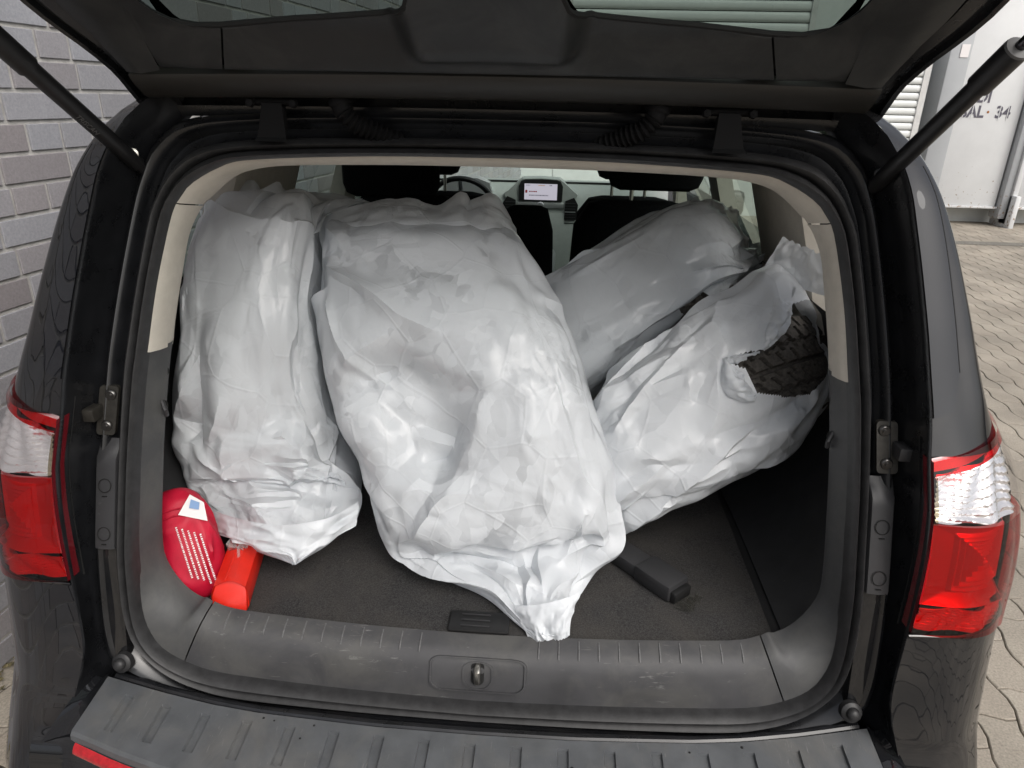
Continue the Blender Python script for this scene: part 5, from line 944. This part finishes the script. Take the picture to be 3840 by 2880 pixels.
# ------------------------------------------------------------------ paving
def island(name, base, var, scale=90, rough=.85, speck=.35, hue=.01):
    m = bpy.data.materials.new(name); m.use_nodes = True; n = m.node_tree; b = n.nodes['Principled BSDF']; b.inputs['Roughness'].default_value = rough
    oi = n.nodes.new('ShaderNodeObjectInfo'); ge = n.nodes.new('ShaderNodeNewGeometry'); ad = n.nodes.new('ShaderNodeMath'); ad.operation = 'ADD'; fr = n.nodes.new('ShaderNodeMath'); fr.operation = 'FRACT'
    n.links.new(oi.outputs['Random'], ad.inputs[0]); n.links.new(ge.outputs['Random Per Island'], ad.inputs[1]); n.links.new(ad.outputs[0], fr.inputs[0])
    cr = n.nodes.new('ShaderNodeValToRGB'); cr.color_ramp.elements[0].color = (*base[0], 1); cr.color_ramp.elements[1].color = (*base[-1], 1)
    for k, c in enumerate(base[1:-1]): e = cr.color_ramp.elements.new((k+1)/(len(base)-1)); e.color = (*c, 1)
    n.links.new(fr.outputs[0], cr.inputs[0])
    tc = n.nodes.new('ShaderNodeNewGeometry'); t = n.nodes.new('ShaderNodeTexNoise'); t.inputs['Scale'].default_value = scale; t.inputs['Detail'].default_value = 6; t.inputs['Roughness'].default_value = .75; n.links.new(tc.outputs['Position'], t.inputs['Vector'])
    t2 = n.nodes.new('ShaderNodeTexNoise'); t2.inputs['Scale'].default_value = 2.2; t2.inputs['Detail'].default_value = 4; n.links.new(tc.outputs['Position'], t2.inputs['Vector'])
    mr = n.nodes.new('ShaderNodeMapRange'); mr.inputs['From Min'].default_value = .3; mr.inputs['From Max'].default_value = .7; mr.inputs['To Min'].default_value = 1-speck; mr.inputs['To Max'].default_value = 1+speck; n.links.new(t.outputs['Fac'], mr.inputs['Value'])
    mr2 = n.nodes.new('ShaderNodeMapRange'); mr2.inputs['From Min'].default_value = .35; mr2.inputs['From Max'].default_value = .65; mr2.inputs['To Min'].default_value = 1-var; mr2.inputs['To Max'].default_value = 1+var; n.links.new(t2.outputs['Fac'], mr2.inputs['Value'])
    m1 = n.nodes.new('ShaderNodeMath'); m1.operation = 'MULTIPLY'; n.links.new(mr.outputs[0], m1.inputs[0]); n.links.new(mr2.outputs[0], m1.inputs[1])
    mx = n.nodes.new('ShaderNodeMixRGB'); mx.blend_type = 'MULTIPLY'; mx.inputs[0].default_value = 1; n.links.new(cr.outputs[0], mx.inputs[1]); n.links.new(m1.outputs[0], mx.inputs[2]); n.links.new(mx.outputs[0], b.inputs['Base Color'])
    bp = n.nodes.new('ShaderNodeBump'); bp.inputs['Strength'].default_value = .5; bp.inputs['Distance'].default_value = .002; n.links.new(t.outputs['Fac'], bp.inputs['Height']); n.links.new(bp.outputs[0], b.inputs['Normal'])
    return m
M['paver'] = island('concrete_paver', [(.262, .232, .190), (.298, .266, .220), (.278, .244, .200), (.318, .284, .236)], .20, 150)
M['brick'] = island('clinker_brick', [(.245, .238, .25), (.29, .295, .32), (.26, .24, .246), (.305, .31, .335), (.225, .205, .21), (.28, .28, .30)], .08, 120, .55, .18)
M['mortar'] = mat('mortar', (.40, .39, .37), .9, noise=.2, nscale=30, bump=.5, bscale=200)
M['joint'] = mat('joint_sand', (.085, .075, .06), .95, noise=.4, nscale=25)
def far_paving(m):                       # beyond the built stones the sheet itself carries the paving colour
    n = m.node_tree; b = n.nodes['Principled BSDF']; s = b.inputs['Base Color']; g = n.nodes.new('ShaderNodeNewGeometry'); sp = n.nodes.new('ShaderNodeSeparateXYZ'); n.links.new(g.outputs['Position'], sp.inputs[0])
    def rng_(sock, a, b_):
        q = n.nodes.new('ShaderNodeMapRange'); q.inputs['From Min'].default_value = a; q.inputs['From Max'].default_value = b_; n.links.new(sp.outputs[sock], q.inputs['Value']); return q.outputs[0]
    mx = None
    for o in (rng_('X', 11.6, 11.8), rng_('X', -2.1, -2.3), rng_('Y', 13.0, 13.2), rng_('Y', -5.6, -5.8)):
        if mx is None: mx = o
        else:
            q = n.nodes.new('ShaderNodeMath'); q.operation = 'MAXIMUM'; n.links.new(mx, q.inputs[0]); n.links.new(o, q.inputs[1]); mx = q.outputs[0]
    c = n.nodes.new('ShaderNodeMixRGB'); c.inputs[2].default_value = (.25, .225, .185, 1); n.links.new(mx, c.inputs[0]); n.links.new(s.links[0].from_socket, c.inputs[1]); n.links.new(c.outputs[0], s)
far_paving(M['joint'])
ground = obj('ground', [(-60, -60, -.012), (60, -60, -.012), (60, 60, -.012), (-60, 60, -.012)], [(0, 1, 2, 3)], M['joint']); tag(ground, kind='structure')
PW, PL = .125, .225
def vproj(p):
    q = Vector(p)-cam.matrix_world.translation; z = q.dot(CF)
    return (1920+2600*q.dot(CR)/z, 1440+2600*q.dot(CD)/z, z) if z > .05 else (1e9, 1e9, z)
def zig(t): return .011*(abs(((t*2) % 1)-.5)*4-1)
def zig(t):                              # stepped zig-zag edge along the long side, t in 0..1
    k = [(0, 0), (.16, .010), (.34, .010), (.66, -.010), (.84, -.010), (1, 0)]; return float(np.interp(t, [a for a, b in k], [b for a, b in k]))
def paver_outline(g=.0022):
    L_ = [0, .16, .34, .5, .66, .84, 1.0]; pts = []
    wv = lambda s: .007*math.sin(2*math.pi*s)
    for s in (0, .25, .5, .75, 1): pts.append(((s-.5)*(PW-2*g), -PL/2+g+wv(s)))
    for t in L_[1:-1]: pts.append((PW/2-g+zig(t), -PL/2+PL*t))
    for s in (1, .75, .5, .25, 0): pts.append(((s-.5)*(PW-2*g), PL/2-g+wv(s)))
    for t in reversed(L_[1:-1]): pts.append((-PW/2+g-zig(t), -PL/2+PL*t))
    return pts
po = paver_outline(); npv = len(po)
pv = [(x, y, -.02) for x, y in po]+[(x, y, -.0028) for x, y in po]+[(x*.955, y*.975, 0) for x, y in po]
pfc = [(i, (i+1) % npv, npv+(i+1) % npv, npv+i) for i in range(npv)]+[(npv+i, npv+(i+1) % npv, 2*npv+(i+1) % npv, 2*npv+i) for i in range(npv)]+[tuple(2*npv+i for i in range(npv))]
pmesh = bpy.data.meshes.new('paver'); pmesh.from_pydata(pv, [], pfc); pmesh.materials.append(M['paver'])
random.seed(21); cells = []; rot = R(-4)
for i in range(-40, 100):
    for j in range(-28, 62):
        x, y = i*PW, j*PL+(PL/2 if i % 2 else 0); X_, Y_ = x*math.cos(rot)-y*math.sin(rot), x*math.sin(rot)+y*math.cos(rot)
        if X_ < -2.2 and Y_ > -1: continue
        cells.append((X_, Y_, random.uniform(-.0015, .0015)))
vis = []; far = []
for c in cells:
    u, v, z = vproj((c[0], c[1], 0))
    seen = z > 0 and -150 < u < 3990 and -100 < v < 3050 and (u > 3590+max(0, (1100-v))*(-.25)+min(0, 2400-v)*.2-20 if u > 1900 else (u < 110 and v > 2080)) and (v > 760)
    (vis if seen else far).append((z if z > 0 else 99, c))
vis.sort()
if len(vis) > 300: far += vis[300:]; vis = vis[:300]
for z, c in vis:
    o = bpy.data.objects.new('paver', pmesh); o.location = c; o.rotation_euler = (random.uniform(-.006, .006), random.uniform(-.006, .006), rot); link_obj(o, ground)
fv = np.array(pv); Rm_ = np.array([[math.cos(rot), -math.sin(rot), 0], [math.sin(rot), math.cos(rot), 0], [0, 0, 1]]); FV = fv @ Rm_.T
allv = []; allf = []
for k, (z, c) in enumerate(far):
    allv.append(FV[npv:]+np.array(c)); b0 = k*2*npv; allf += [tuple(b0-npv+q for q in f) for f in pfc[npv:]]
st_ = obj('paving_field', np.concatenate(allv), allf, M['paver'], ground); st_['kind'] = 'stuff'
# drain strip of small setts in front of the container, moss and leaves by the wall
M['gutter'] = mat('gutter_setts', (.16, .15, .13), .9, noise=.4, nscale=40, bump=1, bscale=60, bdist=.01)
MB().box((6, 8.05, .002), (12, .22, .012)).build('drain_channel', M['gutter'], ground, smooth=False)
M['moss'] = mat('moss', (.10, .115, .045), .95, noise=.6, nscale=70, tint=(.16, .13, .07), bump=1, bscale=90, bdist=.02)
rng = np.random.default_rng(5); mb = MB()
for k in range(700):
    y = rng.uniform(-.6, 2.2); x = -1.50+.10*(y-.5)+abs(rng.normal(0, .05)); r = rng.uniform(.004, .014); a = rng.uniform(0, 6.28)
    mb.add([(x+r*math.cos(a+q)*(1, .6, 1, .6)[n_], y+r*math.sin(a+q), .004+rng.uniform(0, .012)) for n_, q in enumerate((0, 1.57, 3.14, 4.71))], [(0, 1, 2, 3)])
mo = mb.build('moss_litter', M['moss'], None, smooth=False); tag(mo, 'moss and leaf litter along the foot of the brick wall', 'moss', kind='stuff')
# ------------------------------------------------------------------ brick wall on the left
wall = empty('brick_wall', (-1.46, .5, 0)); tag(wall, 'grey-violet clinker brick wall close beside the left of the car', 'wall'); wall.rotation_euler = (0, 0, R(-6.0))
CH, BH, JT = .0833, .0713, .012; WY0, WY1 = -2.2, 9.2
MB().box((-.062, (WY0+WY1)/2, 1.75), (.12, WY1-WY0, 3.5)).build('mortar_bed', M['mortar'], wall, smooth=False)
bmesh_cache = {}
def brick_mesh(l):
    if l not in bmesh_cache:
        mb = MB().box((0, 0, 0), (.03, l, BH), bev=.0016); me = bpy.data.meshes.new('brick'); me.from_pydata(mb.v, [], mb.f); me.materials.append(M['brick']); bmesh_cache[l] = (me, np.array(mb.v), mb.f)
    return bmesh_cache[l]
random.seed(7); near_b, far_b = [], []
wm = Matrix.Translation((-1.46, .5, 0)) @ Matrix.Rotation(R(-6.0), 4, 'Z')
for r in range(41):
    y = WY0-random.uniform(0, .25); z = .05+r*CH
    while y < WY1:
        l = .24 if random.random() < .62 else .115
        c = (-.0105+random.uniform(-.0012, .0012), y+l/2, z); y += l+JT
        u, v, zz = vproj(wm @ Vector(c)); seen = zz > 0 and -220 < u < 520 and -120 < v < 1560 and c[1] < 2.6
        (near_b if seen else far_b).append((zz, c, l))
near_b.sort(key=lambda q: q[0]); far_b += near_b[300:]; near_b = near_b[:300]
for zz, c, l in near_b:
    o = bpy.data.objects.new('brick', brick_mesh(l)[0]); o.location = c; o.rotation_euler = (0, 0, random.uniform(-.004, .004)); link_obj(o, wall)
av, af = [], []; n0 = 0
for zz, c, l in far_b:
    _, v, f = brick_mesh(l); av.append(v+np.array(c)); af += [tuple(q+n0 for q in k) for k in f]; n0 += len(v)
st_ = obj('brick_field', np.concatenate(av), af, M['brick'], wall); st_['kind'] = 'stuff'
# ------------------------------------------------------------------ building ahead: roller shutter above a pale wall, louvred shutter, container
M['pale'] = mat('pale_render', (.62, .64, .63), .8, noise=.06, nscale=6); M['shut'] = mat('shutter_white', (.66, .68, .67), .45, noise=.04, nscale=5); M['post'] = mat('post_paint', (.55, .55, .54), .6, noise=.12, nscale=12)
fac = empty('building_wall', (2, 9.9, 0)); tag(fac, 'pale rendered building wall ahead of the car, seen through the windscreen', 'wall')
for k, (x0, x1) in enumerate(((-3.4, -1.2), (-1.19, .0), (.01, 1.2), (1.21, 2.4), (2.41, 3.6))): MB().box(((x0+x1)/2-2, 0, .95), (x1-x0, .12, 1.9)).build('wall_panel', M['pale'], fac, smooth=False)
MB().box((1.9, .10, 2.6), (10, .10, 5.2)).build('upper_wall', M['pale'], fac, smooth=False)
def shutter(name, x0, x1, y, z0, z1, pitch, label):
    s = empty(name, ((x0+x1)/2, y, z0)); tag(s, label, 'shutter', 'roller shutters'); w_ = x1-x0; n = int((z1-z0)/pitch)
    pr = [(0, 0), (-.022, .08), (-.030, .30), (-.030, .62), (-.020, .86), (0, .93)]
    me = None
    for k in range(n):
        if me is None:
            mb = MB().grid([[(x, a, b*pitch) for x in (-w_/2, w_/2)] for a, b in pr]); o = mb.build('slat', M['shut'], s, True, 60); me = o.data
        else: o = link_obj(bpy.data.objects.new('slat', me), s)
        o.location = (0, 0, k*pitch)
    MB().box((0, .03, (z1-z0)/2), (w_, .02, z1-z0)).build('shutter_backing', M['gap'], s, smooth=False)
    for q in (-1, 1): MB().box((q*(w_/2+.04), 0, (z1-z0)/2), (.08, .09, z1-z0+.1)).build('guide_rail', M['post'], s, smooth=False)
shutter('roller_shutter', .2, 3.44, 9.75, 1.95, 3.4, .137, 'wide roller shutter seen through the raised tailgate window')
shutter('roller_shutter', 3.75, 5.02, 9.55, .02, 2.5, .098, 'white louvred shutter between the car roof edge and the grey container side')
cont = empty('steel_container', (6.3, 9.6, .14)); tag(cont, 'white steel container with black stencilled letters and rust at the far right', 'container')
def cmat(name, col):
    m = mat(name, col, .5, noise=.05, nscale=3); n = m.node_tree; b = n.nodes['Principled BSDF']; old = b.inputs['Base Color'].links[0].from_socket
    tc = n.nodes.new('ShaderNodeTexCoord'); t = n.nodes.new('ShaderNodeTexNoise'); t.inputs['Scale'].default_value = 26; t.inputs['Detail'].default_value = 5; n.links.new(tc.outputs['Object'], t.inputs['Vector'])
    sp = n.nodes.new('ShaderNodeSeparateXYZ'); n.links.new(tc.outputs['Object'], sp.inputs[0]); mr = n.nodes.new('ShaderNodeMapRange'); mr.inputs['From Min'].default_value = 0; mr.inputs['From Max'].default_value = .75; mr.inputs['To Min'].default_value = .12; mr.inputs['To Max'].default_value = -.02
    n.links.new(sp.outputs['Z'], mr.inputs['Value']); ad = n.nodes.new('ShaderNodeMath'); ad.operation = 'ADD'; n.links.new(t.outputs['Fac'], ad.inputs[0]); n.links.new(mr.outputs[0], ad.inputs[1])
    rp = n.nodes.new('ShaderNodeValToRGB'); rp.color_ramp.elements[0].position = .70; rp.color_ramp.elements[1].position = .76; n.links.new(ad.outputs[0], rp.inputs[0])
    mx = n.nodes.new('ShaderNodeMixRGB'); n.links.new(rp.outputs[0], mx.inputs[0]); n.links.new(old, mx.inputs[1]); mx.inputs[2].default_value = (.24, .17, .11, 1); n.links.new(mx.outputs[0], b.inputs['Base Color']); return m
M['contw'] = cmat('container_white', (.60, .61, .615)); M['contg'] = cmat('container_shaded_grey', (.36, .375, .39)); M['stencil'] = mat('stencil_paint', (.09, .085, .11), .6); M['rust'] = mat('rust', (.30, .13, .05), .9, noise=.5, nscale=30)
MB().box((-.26, .8, 1.46), (.88, 1.6, 2.70), bev=.02).build('front_face', M['contw'], cont, angle=30)
MB().box((-.845, .45, 1.40), (.28, 1.0, 2.78), bev=.02).build('side_face', M['contg'], cont, angle=30)  # shading of this left-facing side is put into its grey colour
MB().box((-1.03, .40, 1.4), (.07, .10, 2.8), bev=.005).build('corner_post', M['contw'], cont, angle=30)
MB().box((.245, .02, 1.35), (.10, .25, 2.75), bev=.01).build('rib_post', M['contg'], cont, angle=30)
MB().box((.33, -.06, .85), (.07, .18, 1.9), bev=.01).build('rib_post', M['contw'], cont, angle=30)
MB().box((1.25, .8, 1.46), (1.8, 1.6, 2.7), bev=.02).build('front_face', M['contw'], cont, angle=30)
MB().box((.36, -.10, 1.63), (.26, .10, .42), bev=.01).build('bracket_plate', M['contw'], cont, angle=30)
MB().box((.33, .0, .06), (.07, .5, .5), bev=.01).build('skid_foot', M['contw'], cont, angle=30)
MB().box((.6, 1.2, -.05), (3.4, .8, .16)).build('dark_underside', M['gap'], cont, smooth=False)
MB().box((.5, -.015, .12), (2.4, .03, .03), bev=.005).build('bottom_edge', M['contw'], cont, angle=30)
Tm = lambda x, z: Matrix.Translation((x, -.003, z)) @ Matrix.Rotation(math.pi/2, 4, 'X')
text_mesh('lettering', 'ALDI', .215, M['stencil'], cont, Tm(-.47, 1.60), .001, .86, .006); text_mesh('lettering', 'SAL', .215, M['stencil'], cont, Tm(-.475, 1.405), .001, .90, .006); text_mesh('lettering', '34', .215, M['stencil'], cont, Tm(-.065, 1.405), .001, .95, .006)
for k, (x, z) in enumerate(((-.60, 1.60), (-.52, 1.60), (-.37, 1.60), (-.60, 1.405), (-.48, 1.405), (-.11, 1.405), (.0, 1.405))): MB().box((x, -.0052, z), (.010, .002, .20)).build('stencil_gap', M['contw'], cont, smooth=False)
MB().lathe([(0, .003), (.014, .003), (.018, .001)], (-.265, -.001, 1.41), (0, -1, 0), 12).build('rust_spot', M['rust'], cont)
MB().add([(.30, -.157, .98), (.35, -.157, .97), (.36, -.157, 1.05), (.34, -.157, 1.14), (.31, -.157, 1.10)], [(0, 1, 2, 3, 4)]).build('rust_spot', M['rust'], cont)
MB().box((-.80, -.056, 2.17), (.11, .006, .16)).build('paper_label', M['whiteprint'], cont, smooth=False)
# ------------------------------------------------------------------ bare tree behind the photographer, mirrored in the paint
M['bark'] = mat('bark', (.06, .052, .045), .9, noise=.3, nscale=12)
def bare_tree(loc, h, seed, label):
    random.seed(seed); t = empty('bare_tree', loc); tag(t, label, 'tree', 'bare trees'); tr, cr = MB(), MB()
    def grow(p, d, l, r, k, mb):
        pts = [p]; rr = [r]; q = p.copy(); dd = d.copy()
        for i in range(4):
            dd = (dd+Vector((random.gauss(0, .10), random.gauss(0, .10), random.gauss(.03, .06)))).normalized(); q = q+dd*l/4; pts.append(q.copy()); rr.append(r*(1-.10*(i+1)))
        mb.tube(pts, rr, 7 if k == 0 else 4, cap=False)
        if k < 5:
            for n in range(3 if k else 5):
                b = pts[random.choice((2, 3, 4))] if n else pts[4]; sp = Vector((random.gauss(0, .55), random.gauss(0, .55), random.gauss(.25, .3))); grow(b, (dd+sp).normalized(), l*random.uniform(.55, .78), r*random.uniform(.45, .6), k+1, cr)
    grow(Vector((0, 0, 0)), Vector((0, 0, 1)), h*.34, h*.022, 0, tr); tr.build('trunk', M['bark'], t); cr.build('crown', M['bark'], t)
bare_tree((2.6, -9.5, 0), 9, 3, 'bare winter tree mirrored in the right bumper corner'); bare_tree((-1.5, -12, 0), 10, 5, 'bare winter tree behind the photographer, mirrored in the left paint')
